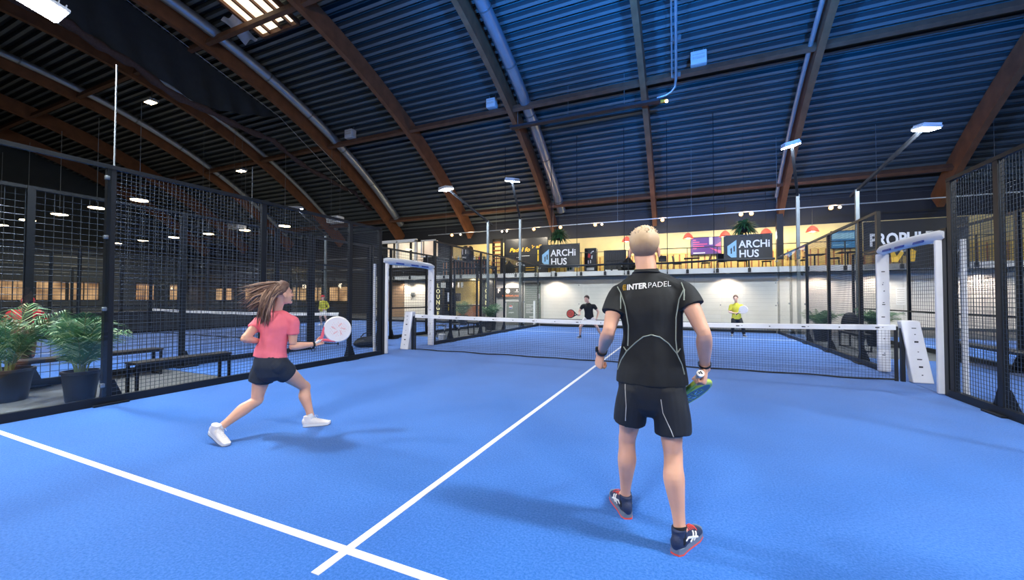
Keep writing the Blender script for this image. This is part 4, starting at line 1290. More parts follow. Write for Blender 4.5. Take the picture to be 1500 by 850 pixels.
lg = obj('round_logo', MB().lathe([(.13, 0), (.13, .006)], c=(-.1, -.292, .82), n=24, mtx=R_), 'white', dr)
up = arc_pts((-.1, .82), .12, .35, PI - .1, 12) + [(-.16, .86), (-.06, .84)]
lo_ = arc_pts((-.1, .82), .12, PI + .3, 2 * PI - .05, 12) + [(-.06, .78), (-.14, .78)]
obj('logo_red', MB().slab(up, lambda u, v, d: V((u, -.2985 - d, v)), 0, .004), 'redprint', lg)
obj('logo_blue', MB().slab(lo_, lambda u, v, d: V((u, -.2985 - d, v)), 0, .004), 'blueprint', lg)
obj('logo_letters', text_mb('pepsi', .09, lambda u, v, d: V((-.24 + u, -.292 - d, .45 + v)), bold=.01, width=.32), 'white', dr)
t = thing('bar_sign', 'small white lettering Bar above the black wall sign', 'sign', (-8.35, 14.95, 2.12))
obj('lettering', text_mb('B-r', .15, lambda u, v, d: V((-.1 + u, -.0 - d, v)), bold=.02), 'white', t)
# white corner post
t = thing('corner_marker_post', 'short white post standing at the far left corner of the court', 'post', (-5.4, 10.5, 0))
obj('post_body', MB().rbox((0, 0, .62), (.1, .1, 1.24), .015), 'pad', t)
obj('post_foot', MB().rbox((0, 0, .012), (.22, .22, .024), .005), 'galv', t)
# hanging white papers
for i, (x, w_) in enumerate(((-13.5, .36), (-12.85, .28), (-12.3, .12), (-12.02, .18))):
    t = thing('hanging_sign', ['large white paper sign hanging under the mezzanine, leftmost', 'white paper sign hanging under the mezzanine, second from left', 'thin white strip hanging under the mezzanine', 'white notched paper hanging under the mezzanine, rightmost'][i], 'paper sign', (x, 14.45, 2.26), 0, 'paper signs under the mezzanine')
    obj('paper', MB().box((0, 0, 0), (w_, .012, .36)).box((0, -.008, .14), (w_ * .9, .006, .02)), 'white', t)
    obj('string', MB().tube([(0, 0, .18), (0, 0, .41)], .006, 4), 'strap', t)
tag(obj('yellow_poster', MB().rbox((-13.05, 14.62, .74), (.3, .05, .42), .01), 'yellowprint', None), 'small yellow poster board on a stand left of the pedestal screen', 'poster')
st = MB().tube([(-13.05, 14.66, 0), (-13.05, 14.66, .55)], .02, 6); obj('poster_stand', st, 'dark', bpy.data.objects['yellow_poster'])
# pedestal screen
t = thing('pedestal_screen', 'black screen on a slim black stand behind the left fence', 'screen', (-9.55, 9.6, 0))
obj('screen_case', MB().rbox((0, 0, 1.42), (.66, .08, .42), .02), 'dark', t)
obj('screen_glass', MB().box((0, -.042, 1.42), (.58, .006, .34)), 'raqblack', t)
obj('stand_pole', MB().tube([(0, .03, .04), (0, .03, 1.25)], .025, 8), 'black_steel', t)
obj('stand_foot', MB().rbox((0, .03, .015), (.46, .36, .03), .01), 'black_steel', t)
obj('white_panel', MB().rbox((-.42, 0, 1.42), (.1, .04, .5), .01), 'plastic', t)
# inner lounge: pale lit window and cupboard
w = struct('window_22', MB().box((-11.5, 17.5, 1.55), (1.0, .05, 1.1)), 'litoffice', label='pale lit window inside the lounge', cat='window')
obj('window_frame', MB().box((-12.03, 17.46, 1.55), (.07, .07, 1.2)).box((-10.97, 17.46, 1.55), (.07, .07, 1.2)).box((-11.5, 17.46, 2.13), (1.12, .07, .07)).box((-11.5, 17.46, .97), (1.12, .07, .07)), 'slabwhite', w)
t = thing('sideboard', 'orange-brown wooden sideboard inside the lounge', 'sideboard', (-12.6, 17.1, 0))
obj('carcass', MB().rbox((0, 0, .45), (2.2, .5, .9), .02), 'woodorange', t)
for q in (-.72, 0, .72): obj('sideboard_door', MB().rbox((q, -.26, .45), (.66, .03, .78), .01), 'woodorange', t)
obj('sideboard_top', MB().rbox((0, 0, .92), (2.26, .54, .04), .01), 'whitewall', t)
t = thing('wall_switch_box', 'small grey box with a lever on the pale lower wall seen through the left gateway', 'switch box', (-16.4, 14.93, 1.65))
obj('box_body', MB().rbox((0, 0, 0), (.3, .12, .26), .02), 'galv', t, 40)
obj('lever', MB().bar((0, -.06, -.1), (0, -.14, -.4), .04, .04), 'dark', t)
t = thing('wall_notice', 'sheet of white paper pinned to the white wall behind the right gateway', 'notice', (10.6, 14.97, 1.5))
obj('paper', MB().box((0, 0, 0), (.34, .012, .8)), 'white', t)
s = MB()
for q in range(7): s.box((0, -.009, .3 - .1 * q), (.26, .004, .025))
obj('print_lines', s, 'groove', t)

# downlights below the mezzanine
for i, x in enumerate((-17.2, -15.9, -12.6, -10.0, -8.6, -5.6, -1.2, 3.65, 7.5, 9.6, 13.2, 17.0)):
    t = thing('ceiling_downlight', 'recessed downlight under the mezzanine ' + ['at the tan panel', 'at the pale left wall', 'in the lounge', 'at the bright sign pillar', 'above the black wall sign', 'left of the far player in black', 'right of the far player in black', 'above the far player in yellow', 'left of the right fence posts', 'between the right fence posts', 'behind the right gateway', 'at the far right'][i], 'downlight', (x, 14.42, 2.67), 0, 'downlights under the mezzanine')
    obj('trim_ring', MB().lathe([(.09, 0), (.1, -.012), (.075, -.02)], n=18), 'slabwhite', t, 40)
    obj('lamp_disc', MB().lathe([(.072, -.006), (.072, -.012)], n=18), 'warmled', t)
    ld = bpy.data.lights.new('downlight', 'SPOT'); ld.energy = DOWN; ld.color = (1, .8, .62); ld.spot_size = math.radians(132); ld.spot_blend = .6; ld.shadow_soft_size = .08
    lo = bpy.data.objects.new('downlight_beam', ld); COL.objects.link(lo); lo.location = (x, 14.4, 2.62); lo.rotation_euler = (math.radians(10), 0, 0)
for x, y, z, e, c in ((-12.2, 16.4, 2.4, 50, (1, .75, .45)), (-9.6, 16.6, 2.4, 25, (1, .8, .6)), (-12, 17, 5.0, 60, (1, .8, .45)), (-17, 15.5, 5.0, 20, (1, .75, .5))):
    ld = bpy.data.lights.new('lounge_light', 'POINT'); ld.energy = e; ld.color = c; ld.shadow_soft_size = .2
    lo = bpy.data.objects.new('lounge_light', ld); COL.objects.link(lo); lo.location = (x, y, z)
# ================================================================== PLANTS AND SMALL THINGS
def palm(loc, label, seed, potr=.25, poth=.4, nf=15, L=.62, spread=1.0):
    rnd = random.Random(seed)
    t = thing('potted_palm', label, 'potted palm', loc, 0, 'potted palms around the courts')
    p = obj('pot', MB().lathe([(potr * .72, 0), (potr * .76, .02), (potr * .96, poth * .9), (potr * 1.04, poth * .91), (potr * 1.04, poth), (potr * .93, poth), (potr * .9, poth - .06)], n=24), 'pot', t, 30)
    obj('soil', MB().lathe([(potr * .89, poth - .07), (potr * .5, poth - .05), (.02, poth - .045)], n=20), 'soil', t, 40)
    lf = MB(); lp = MB(); stm = MB()
    for i in range(nf):
        a = rnd.uniform(0, 2 * PI); lean = rnd.uniform(.2, 1.05) * spread
        Lf = L * rnd.uniform(.75, 1.2)
        base = V((math.cos(a) * .05, math.sin(a) * .05, poth - .06))
        out = V((math.cos(a), math.sin(a), 0))
        pts = []
        for k in range(9):
            s = k / 8
            pts.append(base + out * (Lf * lean * (s ** 1.5) * .85) + V((0, 0, Lf * (1.25 * s - .55 * lean * s ** 2.4))))
        stm.tube(pts, [.008 - .0006 * k for k in range(9)], 5)
        side = out.cross(V((0, 0, 1)))
        for k in range(4, 26):
            s = k / 26
            q = s * 8; j = min(int(q), 7); c = pts[j].lerp(pts[j + 1], q - j); tg = (pts[j + 1] - pts[j]).normalized()
            ll = Lf * .52 * math.sin(PI * min(1, s * .85 + .12)) * rnd.uniform(.8, 1.15)
            for sg in (-1, 1):
                d = (side * sg * .85 + tg * .75 + V((0, 0, rnd.uniform(-.15, .15)))).normalized()
                mid = c + d * ll * .5 + V((0, 0, .01)); tip = c + d * ll + V((0, 0, -ll * .35))
                w = tg.cross(d).cross(d).normalized() * .0062
                up = V((0, 0, .003))
                tgt = lp if rnd.random() < .2 else lf
                tgt.add([c - w * .5, c + w * .5, mid + w, mid - w, tip, c - w * .5 + up, c + w * .5 + up, mid + w + up, mid - w + up, tip + up],
                        [(0, 1, 2, 3), (3, 2, 4), (8, 7, 6, 5), (9, 7, 8), (0, 5, 6, 1), (1, 6, 7, 2), (2, 7, 9, 4), (4, 9, 8, 3), (3, 8, 5, 0)])
    obj('stems', stm, 'stem', t, 50)
    obj('fronds', lf, 'leaf', t); obj('pale_fronds', lp, 'leafpale', t)
    return t


palm((-5.62, -6.02, -.012), 'potted palm in a black pot just behind the left glass panel, nearest the corner post', 3, .185, .40, 15, .66, .8)
palm((-6.5, -6.42, -.012), 'potted palm in a wide black pot at the left picture edge behind glass', 5, .25, .42, 16, .78, .8)
palm((5.72, 7.3, -.012), 'potted palm behind the far right glass panel, left one of the two at right', 8, .26, .45, 18, .62)
palm((6.75, 6.3, -.012), 'potted palm framed by the right gateway, standing by its padded post', 9, .27, .48, 18, .65)
palm((-6.1, 6.9, -.012), 'potted palm behind the left mesh below the vertical yellow letters', 12, .27, .5, 18, .62)
palm((-8.72, 9.0, -.012), 'potted palm under the pedestal screen beyond the left fence', 14, .27, .5, 18, .65)

# sports bag
t = thing('sports_bag', 'black sports bag lying on the turf behind the left gateway', 'bag', (-6.32, -.02, 0), math.radians(60))
b = MB().chain([((-.36, 0, .12), .1, .1), ((-.25, 0, .15), .17, .14), ((0, 0, .16), .18, .15), ((.25, 0, .19), .18, .17), ((.36, 0, .15), .12, .12)], (0, 1, 0), 18)
bm_ = fuse(b, .015, 3); wrinkle(bm_, .012, 9, 3)
zmin = min(v.co.z for v in bm_.vertices)
for v in bm_.vertices: v.co.z -= zmin
obj('bag_body', bm_, 'bagblack', t)
obj('bag_strap', MB().tube([(-.25, .1, .27), (-.15, .16, .36), (0, .17, .4), (.15, .16, .38), (.25, .1, .33)], .014, 6), 'strap', t, 50)
obj('bag_handle', MB().tube([(.38, -.06, .2), (.46, 0, .24), (.4, .06, .2)], .012, 6), 'strap', t, 50)
# black bag on the right bench
t = thing('backpack', 'black backpack on the bench beyond the right fence', 'backpack', (5.9, 5.5, .45))
b = MB().chain([((0, 0, .05), .2, .12), ((0, 0, .22), .2, .13), ((0, 0, .36), .15, .1)], (1, 0, 0), 18)
bm_ = fuse(b, .015, 3); wrinkle(bm_, .01, 10, 5)
zm = min(v.co.z for v in bm_.vertices)
for v in bm_.vertices: v.co.z -= zm
obj('bag_body', bm_, 'bagblack', t)
obj('front_pocket', MB().rbox((0, -.13, .14), (.26, .05, .18), .02), 'bagblack', t, 40)
obj('grab_handle', MB().tube([(-.05, 0, .42), (0, 0, .47), (.05, 0, .42)], .01, 6), 'strap', t, 50)
# balls
for x, y, lab in ((-6.35, 11.4, 'yellow ball on the floor outside the far glass'), (-5.25, 5.0, 'yellow ball lying at the foot of the left far fence')):
    b = MB().ell((0, 0, .033), ((.033, 0, 0), (0, .033, 0), (0, 0, .033)), 18, 12)
    o = obj('padel_ball', b, 'ball', None, 60, loc=(x, y, -.012)); tag(o, lab, 'ball', 'loose balls')
    obj('ball_seam', MB().tube([(.0335 * math.cos(a) * math.cos(.5 * math.sin(2 * a)), .0335 * math.sin(a) * math.cos(.5 * math.sin(2 * a)), .033 + .0335 * math.sin(.5 * math.sin(2 * a))) for a in [2 * PI * i / 32 for i in range(33)]], .0018, 5), 'white', o)
# folding stools
for x, y, lab in ((-5.75, 2.55, 'folding stool with crossed white-tipped legs behind the left mesh, left one'), (-5.7, 3.35, 'folding stool with crossed white-tipped legs behind the left mesh, right one')):
    t = thing('folding_stool', lab, 'stool', (x, y, -.012), .4, 'folding stools')
    for sx in (-.14, .14):
        for sg in (-1, 1):
            l = obj('leg', MB().tube([(sx, -.2 * sg, .02), (sx, .2 * sg, .46)], .012, 8), 'black_steel', t, 40)
            obj('white_tip', MB().tube([(sx, .08 * sg, .32), (sx, .2 * sg, .455)], .0145, 8), 'white', l, 40)
    obj('seat', MB().rbox((0, 0, .47), (.34, .42, .02), .008), 'strap', t)
t = thing('white_crate', 'small white box on the turf at the foot of the left far fence', 'box', (-5.42, 2.15, 0))
obj('box_body', MB().rbox((0, 0, .1), (.2, .16, .2), .012), 'plastic', t, 40)
obj('box_lid', MB().rbox((0, 0, .205), (.215, .175, .02), .006), 'white', t, 40)
# heater units hanging in the dark left hall
for x, y, z, lab in ((-20, 11.2, 6.65, 'grey hanging heater unit above the mesh right of the small floodlight'), (-26, 8.5, 6.2, 'grey hanging heater unit seen through the mesh top left of the woman')):
    t = thing('hanging_heater', lab, 'heater', (x, y, z), 0, 'hanging heaters')
    obj('heater_case', MB().rbox((0, 0, 0), (1.0, .6, .42), .03), 'plastic', t, 40)
    s = MB()
    for q in range(5): s.box((0, -.305, -.14 + .07 * q), (.84, .014, .03))
    obj('heater_louvres', s, 'darkwall', t)
    obj('heater_rods', MB().tube([(-.4, 0, .2), (-.4, 0, rz(y, .4) - z)], .01, 5).tube([(.4, 0, .2), (.4, 0, rz(y, .4) - z)], .01, 5), 'galv', t)
# ================================================================== PEOPLE
UP = V((0, 0, 1))


def lerp(a, b, t): return V(a) * (1 - t) + V(b) * t


def add_head(mb, h, F, s=1., U=UP):
    """cranium, face, jaw, nose, brow, lips, ears; h = point between the ears"""
    F = V(F).normalized(); U = (V(U) - F * F.dot(V(U))).normalized(); R = F.cross(U)
    q = lambda f, u, r=0: V(h) + (F * f + U * u + R * r) * s
    e = lambda c, r, f, u: mb.ell(c, (R * r * s, F * f * s, U * u * s), 18, 12)
    e(q(-.014, .027), .075, .094, .088)
    e(q(.024, -.03), .060, .066, .088)
    e(q(.03, -.078), .046, .05, .042)
    e(q(.076, -.104), .021, .02, .018)
    e(q(.074, .02), .05, .018, .014)
    e(q(.058, -.03, .034), .022, .022, .022); e(q(.058, -.03, -.034), .022, .022, .022)
    mb.chain([(q(.084, .012), .009 * s, .009 * s), (q(.1, -.018), .011 * s, .011 * s), (q(.107, -.034), .014 * s, .011 * s)], R, 12)
    e(q(.086, -.063), .024, .009, .0065); e(q(.083, -.073), .021, .009, .007)
    for sg in (-1, 1):
        c = q(-.006, -.02, .08 * sg)
        mb.ell(c, ((R * sg * .45 + F * -.5).normalized() * .010 * s, (F + R * sg * .35).normalized() * .021 * s, (U + F * -.15).normalized() * .034 * s), 12, 8)
    return q, R, U


def eyes(parent, q, R, F, U, s):
    F = V(F).normalized()
    for sg in (-1, 1):
        obj('eye', MB().ell(q(.079, -.004, .031 * sg), (R * .010 * s, F * .007 * s, U * .0045 * s), 10, 8), 'eye', parent, 60)
        obj('eyebrow', MB().ell(q(.09, .018, .032 * sg), (R * .017 * s, F * .004 * s, U * .0026 * s), 10, 6), 'hairbrow', parent, 60)


def add_arm(mb, sh, el, wr, ref, s=1., thick=1.):
    sh, el, wr = V(sh), V(el), V(wr)
    k = s * thick
    pts = [(lerp(sh, el, .04), .041 * k, .044 * k), (lerp(sh, el, .2), .048 * k, .05 * k), (lerp(sh, el, .5), .046 * k, .049 * k), (lerp(sh, el, .82), .039 * k, .041 * k),
           (el, .036 * k, .038 * k), (lerp(el, wr, .22), .041 * k, .039 * k), (lerp(el, wr, .5), .037 * k, .034 * k), (lerp(el, wr, .8), .029 * k, .025 * k), (wr, .028 * k, .021 * k), (wr + (wr - el).normalized() * .03 * s, .03 * k, .02 * k)]
    mb.chain(pts, ref, 18, sub=3)
    mb.ell(el + ((el - sh).normalized() - (wr - el).normalized()) * .012 * s, (V((.024, 0, 0)) * k, V((0, .024, 0)) * k, V((0, 0, .024)) * k), 10, 8)


def add_leg(mb, hip, kn, an, fwd, s=1., thick=1.):
    hip, kn, an, fwd = V(hip), V(kn), V(an), V(fwd).normalized()
    b = -fwd; k = s * thick
    ref = fwd.cross(kn - hip)
    if ref.length < .01: ref = fwd.cross(UP)
    pts = [(hip + (hip - kn).normalized() * .03 * s, .085 * k, .09 * k), (lerp(hip, kn, .25), .082 * k, .088 * k), (lerp(hip, kn, .6), .066 * k, .07 * k), (lerp(hip, kn, .88), .052 * k, .056 * k),
           (kn + fwd * .006 * s, .05 * k, .055 * k), (lerp(kn, an, .15) + b * .006 * s, .049 * k, .052 * k), (lerp(kn, an, .32) + b * .018 * s, .055 * k, .06 * k), (lerp(kn, an, .5) + b * .013 * s, .048 * k, .051 * k),
           (lerp(kn, an, .75) + b * .003 * s, .036 * k, .039 * k), (lerp(kn, an, .92), .031 * k, .036 * k), (an, .031 * k, .036 * k), (an + (an - kn).normalized() * .02 * s, .024 * k, .028 * k)]
    mb.chain(pts, ref, 20, sub=3)
    mb.ell(kn + fwd * .03 * s, (ref.normalized() * .03 * k, fwd * .025 * k, (kn - hip).normalized() * .036 * k), 12, 8)
    mb.ell(an + ref.normalized() * .028 * s, (ref.normalized() * .014 * k, fwd * .016 * k, UP * .016 * k), 10, 6)
    mb.ell(an - ref.normalized() * .028 * s, (ref.normalized() * .014 * k, fwd * .016 * k, UP * .016 * k), 10, 6)


def add_hand(mb, wr, d, n, t, curl, s=1., spread=.0, thumb_close=.3):
    """d = towards the fingers, n = side the palm faces, t = thumb side"""
    d = V(d).normalized(); n = V(n); n = (n - d * n.dot(d)).normalized(); t0 = V(t)
    t = d.cross(n); t = t if t.dot(t0) > 0 else -t
    w = V(wr)
    mb.chain([(w - d * .02 * s, .026 * s, .018 * s), (w + d * .02 * s, .034 * s, .017 * s), (w + d * .06 * s, .041 * s, .016 * s), (w + d * .088 * s, .04 * s, .013 * s)], t, 16, sub=3)
    ax = t
    for i, (off, L) in enumerate(((.031, .070), (.0105, .080), (-.0105, .074), (-.031, .058))):
        p = w + (d * (.086 - .004 * abs(i - 1)) + t * off) * s
        seg = [L * .47, L * .31, L * .24]; r = [.0092, .0085, .0078, .006]
        a = 0; P = [p - d * .02 * s, p]; dd = (d + t * spread * (1.5 - i)).normalized()
        for j in range(3):
            a += curl[j] * (1 + .08 * (i - 1))
            v = dd * math.cos(math.radians(a)) + n * math.sin(math.radians(a))
            P.append(P[-1] + v * seg[j] * s)
        mb.tube(P, [.0095 * s, r[0] * s, r[1] * s, r[2] * s, r[3] * s], 10)
        mb.ell(P[-1], (t * r[3] * s, d * r[3] * s, n * r[3] * s), 8, 6)
    b = w + (d * .022 + t * .03) * s
    v1 = (d * .62 + t * .62 + n * .45 * (1 + thumb_close)).normalized(); v2 = (d * .8 + t * .1 + n * thumb_close * 1.6).normalized(); v3 = (d * .8 - t * thumb_close * .6 + n * thumb_close * 1.4).normalized()
    P = [b - v1 * .02 * s, b, b + v1 * .038 * s, b + v1 * .038 * s + v2 * .032 * s, b + v1 * .038 * s + v2 * .032 * s + v3 * .022 * s]
    mb.tube(P, [.014 * s, .0145 * s, .011 * s, .0098 * s, .007 * s], 10)
    mb.ell(P[-1], (t * .007 * s, d * .007 * s, n * .007 * s), 8, 6)


def torso(mb, P, N, R, s=1., w=1.):
    """slim torso under the clothing plus neck root"""
    a = lambda t: lerp(P, N, t)
    mb.chain([(a(-.1), .13 * s * w, .09 * s), (a(.1), .145 * s * w, .1 * s), (a(.38), .125 * s * w, .09 * s), (a(.68), .145 * s * w, .1 * s), (a(.88), .135 * s * w, .075 * s), (a(.97), .07 * s, .06 * s)], R, 22)


def dress(me, body, gap=.007):
    """keep a garment outside the body wherever the body would show through it"""
    tree = BVHTree.FromPolygons([v.co for v in body.vertices], [f.vertices[:] for f in body.polygons])
    for v in me.vertices:
        loc, nrm, i, d = tree.find_nearest(v.co, .12)
        if loc is not None and (v.co - loc).dot(nrm) < gap: v.co = loc + nrm * gap
    me.update()
    return me


def shoe(parent, heel, d, pitch, m_up, m_sole, s=1., vox=.006, laces='white', stripes=None, outsole=None):
    d = V(d); d.z = 0; d.normalize()
    mb = MB()
    mb.chain([((.014, 0, .06), .03, .046), ((.05, 0, .06), .037, .05), ((.1, 0, .055), .036, .046), ((.15, 0, .048), .041, .038), ((.205, 0, .04), .045, .028), ((.255, 0, .034), .04, .02), ((.28, 0, .03), .028, .013)], (0, 1, 0), 20, sub=3)
    mb.chain([((.055, 0, .05), .038, .048), ((.052, 0, .09), .038, .05), ((.049, 0, .128), .038, .05)], (0, 1, 0), 20, caps=(True, False), sub=3)
    for i in range(len(mb.v)):
        x, y, z = mb.v[i]
        mb.v[i] = (x, y, max(z, .02))
    me = fuse(mb, vox, 2)
    o = obj('shoe', me, m_up, parent)
    o.matrix_local = Matrix.Translation(heel) @ Matrix.Rotation(math.atan2(d.y, d.x), 4, 'Z') @ Matrix.Rotation(pitch, 4, 'Y') @ Matrix.Scale(s, 4)
    out = [(-.006, .0), (-.002, .024), (.025, .037), (.09, .037), (.15, .043), (.21, .048), (.26, .042), (.285, .024), (.29, 0)]
    out = out + [(x, -y * .92) for x, y in out[1:-1]][::-1]
    sm = MB().slab(out, lambda u, v, dd: V((u, v, dd * (1 + .0) + (.012 if u > .27 else 0) + (.004 if u < .01 else 0))), .006, .034)
    so = obj('sole', sm, m_sole, o, 50)
    if outsole: obj('outsole', MB().slab([(x * 1.0, y * 1.03) for x, y in out], lambda u, v, dd: V((u, v, dd + (.012 if u > .27 else 0))), 0, .008), outsole, o, 50)
    tree = BVHTree.FromPolygons([v.co for v in me.vertices], [p.vertices[:] for p in me.polygons])
    lc = MB()
    def top(x, y):
        hit = tree.ray_cast(V((x, y, .3)), V((0, 0, -1)))
        return (hit[0] + V((0, 0, .002))) if hit[0] is not None else V((x, y, .06))
    for j in range(5):
        x = .115 + .022 * j
        lc.tube([top(x, -.022), top(x + .006, 0), top(x + .002, .022)], .0028, 6)
    b = top(.118, 0) + V((0, 0, .006))
    for sg in (-1, 1): lc.tube([b, b + V((.005, .02 * sg, .018)), b + V((.02, .04 * sg, .008)), b + V((.03, .05 * sg, -.012))], .0026, 6)
    obj('laces', lc, laces, o, 60)
    if stripes:
        st = MB()
        def sd(x, z, sg):
            hit = tree.ray_cast(V((x, sg * .2, z)), V((0, -sg, 0)))
            return (hit[0] + V((0, sg * .0015, 0))) if hit[0] is not None else V((x, sg * .035, z))
        for sg in (-1, 1):
            for a, b2, r in (((.07, .075), (.175, .045), .0055), ((.105, .04), (.15, .078), .005), ((.135, .038), (.175, .068), .005), ((.07, .075), (.045, .07), .004)):
                st.tube([sd(a[0] + (b2[0] - a[0]) * q / 6, a[1] + (b2[1] - a[1]) * q / 6, sg) for q in range(7)], r, 6)
        obj('side_stripes', st, stripes, o, 60)
    return o


def racket(name, label, butt, axis, normal, m_face, m_frame, dots='raqpink', cap='grip', holes='raqpink', s=1., m_rim=None):
    z = V(axis).normalized(); y = V(normal); y = (y - z * y.dot(z)).normalized(); x = y.cross(z)
    t = thing(name, label, 'padel racket')
    t.matrix_world = Matrix.Translation(butt) @ Matrix((x, y, z)).transposed().to_4x4()
    t.scale = (s, s, s)
    ou = []
    for i in range(40):
        a = 2 * PI * i / 40
        r = .122 + .006 * math.cos(2 * a)
        ou.append((r * math.cos(a), .325 + (r + .006) * math.sin(a)))
    fc = obj('face', MB().slab(ou, lambda u, v, d: V((u, d, v)), -.017, .017), m_face, t, 30)
    rim = MB().tube([(u * 1.03, 0, .325 + (v - .325) * 1.03) for u, v in ou + [ou[0]]], .019, 10, cap=False)
    obj('rim', rim, m_rim or m_frame, t, 60)
    hs = MB(); n = 0
    for i in range(-4, 5):
        for j in range(-4, 5):
            u, v = .021 * i + (.0105 if j % 2 else 0), .335 + .021 * j
            if math.hypot(u, v - .335) < .088 and (i * 3 + j * 5) % 7 != 0:
                for sg in (-1, 1): hs.lathe([(.0042, 0), (.0042, .001)], c=(u, sg * .017, v), n=8, mtx=Matrix.Rotation(-sg * PI / 2, 3, 'X'))
    obj('hole_pattern', hs, holes, fc)
    if dots:
        rg = MB()
        for sg in (-1, 1):
            for a in (.5, 1.6, 2.7, 3.9, 5.1):
                rg.slab([(math.cos(a) * .03, .335 + math.sin(a) * .03), (math.cos(a + .5) * .075, .335 + math.sin(a + .5) * .075), (math.cos(a + .7) * .07, .335 + math.sin(a + .7) * .07), (math.cos(a + .35) * .028, .335 + math.sin(a + .35) * .028)], lambda u, v, d, sg=sg: V((u, sg * (.0172 + d), v)), 0, .0006)
        obj('face_print', rg, dots, fc)
    for sg in (-1, 1):
        obj('throat_arm', MB().chain([((.095 * sg, 0, .235), .018, .018), ((.06 * sg, 0, .19), .016, .017), ((.022 * sg, 0, .145), .014, .016), ((.008 * sg, 0, .12), .013, .015)], (0, 1, 0), 12), m_frame, t, 60)
    obj('throat_bridge', MB().chain([((-.075, 0, .222), .012, .015), ((0, 0, .198), .013, .016), ((.075, 0, .222), .012, .015)], (0, 1, 0), 12), m_frame, t, 60)
    g = obj('grip', MB().chain([((0, 0, .004), .018, .0165), ((0, 0, .06), .016, .0145), ((0, 0, .135), .0155, .014)], (1, 0, 0), 14, caps=(False, False)), 'grip' if cap == 'grip' else 'strap', t, 50)
    sp = MB()
    for j in range(7): sp.tube([(.0168 * math.cos(a), .0155 * math.sin(a), .012 + .018 * j + .018 * a / (2 * PI)) for a in [2 * PI * q / 14 for q in range(15)]], .0012, 4)
    obj('grip_seam', sp, 'groove', g)
    cp = obj('butt_cap', MB().lathe([(.0175, .006), (.021, .002), (.02, -.006), (.012, -.009)], n=18), 'white', t, 50)
    obj('cap_mark', MB().box((-.004, 0, -.0095), (.008, .018, .002)).box((.006, .003, -.0095), (.006, .012, .002)), 'ink', cp)
    return t


def band(parent, name, c, d, r, w, m='strap', label=None):
    d = V(d).normalized(); u = d.orthogonal().normalized(); v = d.cross(u)
    P = [V(c) + (u * math.cos(a) + v * math.sin(a)) * r for a in [2 * PI * i / 24 for i in range(25)]]
    mb = MB(); vs = []
    for i in range(24):
        a = 2 * PI * i / 24; o = u * math.cos(a) + v * math.sin(a)
        vs += [V(c) + o * (r - .004) - d * w / 2, V(c) + o * r - d * w / 2, V(c) + o * r + d * w / 2, V(c) + o * (r - .004) + d * w / 2]
    fs = []
    for i in range(24):
        for q in range(4): fs.append((i * 4 + q, i * 4 + (q + 1) % 4, ((i + 1) % 24) * 4 + (q + 1) % 4, ((i + 1) % 24) * 4 + q))
    mb.add(vs, fs)
    return obj(name, mb, m, parent, 40, label)


def hair_cap(q, s, lim, thick, amp, sc, seed=0, n=48, m=26, ax=(.076, .095, .09), ctr=(-.014, .027)):
    """thick shell of hair over the skull: lim(theta)->polar limit in degrees (theta 0 = front), thick(theta, phi)->m"""
    outer = []; inner = []
    for i in range(n):
        th = 2 * PI * i / n
        L = math.radians(lim(th))
        for j in range(m + 1):
            ph = L * j / m
            dr, df, du = math.sin(ph) * math.sin(th) * ax[0], math.sin(ph) * math.cos(th) * ax[1], math.cos(ph) * ax[2]
            nn = V((math.sin(ph) * math.sin(th), math.sin(ph) * math.cos(th), math.cos(ph)))
            e = thick(th, ph) * min(1, (1 - j / m) * 5 + .25)
            nz = amp * (noise.noise(V((nn.x * sc + seed, nn.y * sc, nn.z * sc * .6))) + .6 * noise.noise(V((nn.x * sc * 2.6, nn.y * sc * 2.6 + seed, nn.z * sc * 1.3))))
            e = max(.0008, e + nz * (e / .02 + .03))
            k = 1 + 0
            outer.append(q(ctr[0] + df * k + nn.y * e, ctr[1] + du * k + nn.z * e, dr * k + nn.x * e))
            inner.append(q(ctr[0] + df * .86, ctr[1] + du * .86, dr * .86))
    mb = MB(); W = m + 1; N = n * W
    fs = []
    for i in range(n):
        i2 = (i + 1) % n
        for j in range(m):
            fs.append((i * W + j, i * W + j + 1, i2 * W + j + 1, i2 * W + j))
            fs.append((N + i2 * W + j, N + i2 * W + j + 1, N + i * W + j + 1, N + i * W + j))
        fs.append((i * W + m, N + i * W + m, N + i2 * W + m, i2 * W + m))
    return mb.add(outer + inner, fs)


M['raqpale'] = mat('pale_pink_print', srgb(244, 196, 190), .5, var=.05)
M['hairblond'] = ramp_mat('short_blond_hair', 2, [(1.55, srgb(176, 136, 110)), (1.60, srgb(164, 130, 102)), (1.66, srgb(202, 166, 128)), (1.75, srgb(230, 204, 168))], .6, 60, .03)
M['hairbrown'] = mat('brown_hair', srgb(112, 84, 70), .5, var=.25, scale=40)
M['hairlight'] = mat('light_brown_hair', srgb(176, 140, 116), .5, var=.2, scale=40)
M['hairdark'] = mat('dark_brown_hair', srgb(58, 42, 34), .55, var=.2, scale=40)
M['hairbrow'] = mat('brown_brow_hair', srgb(92, 68, 54), .6, var=.1)


def cap_short(th):  # polar limit for a short male cut
    c = math.cos(th)
    return 146 if c < -.5 else (104 + (146 - 104) * (-c / .5) if c < 0 else (104 - 46 * c ** .8))


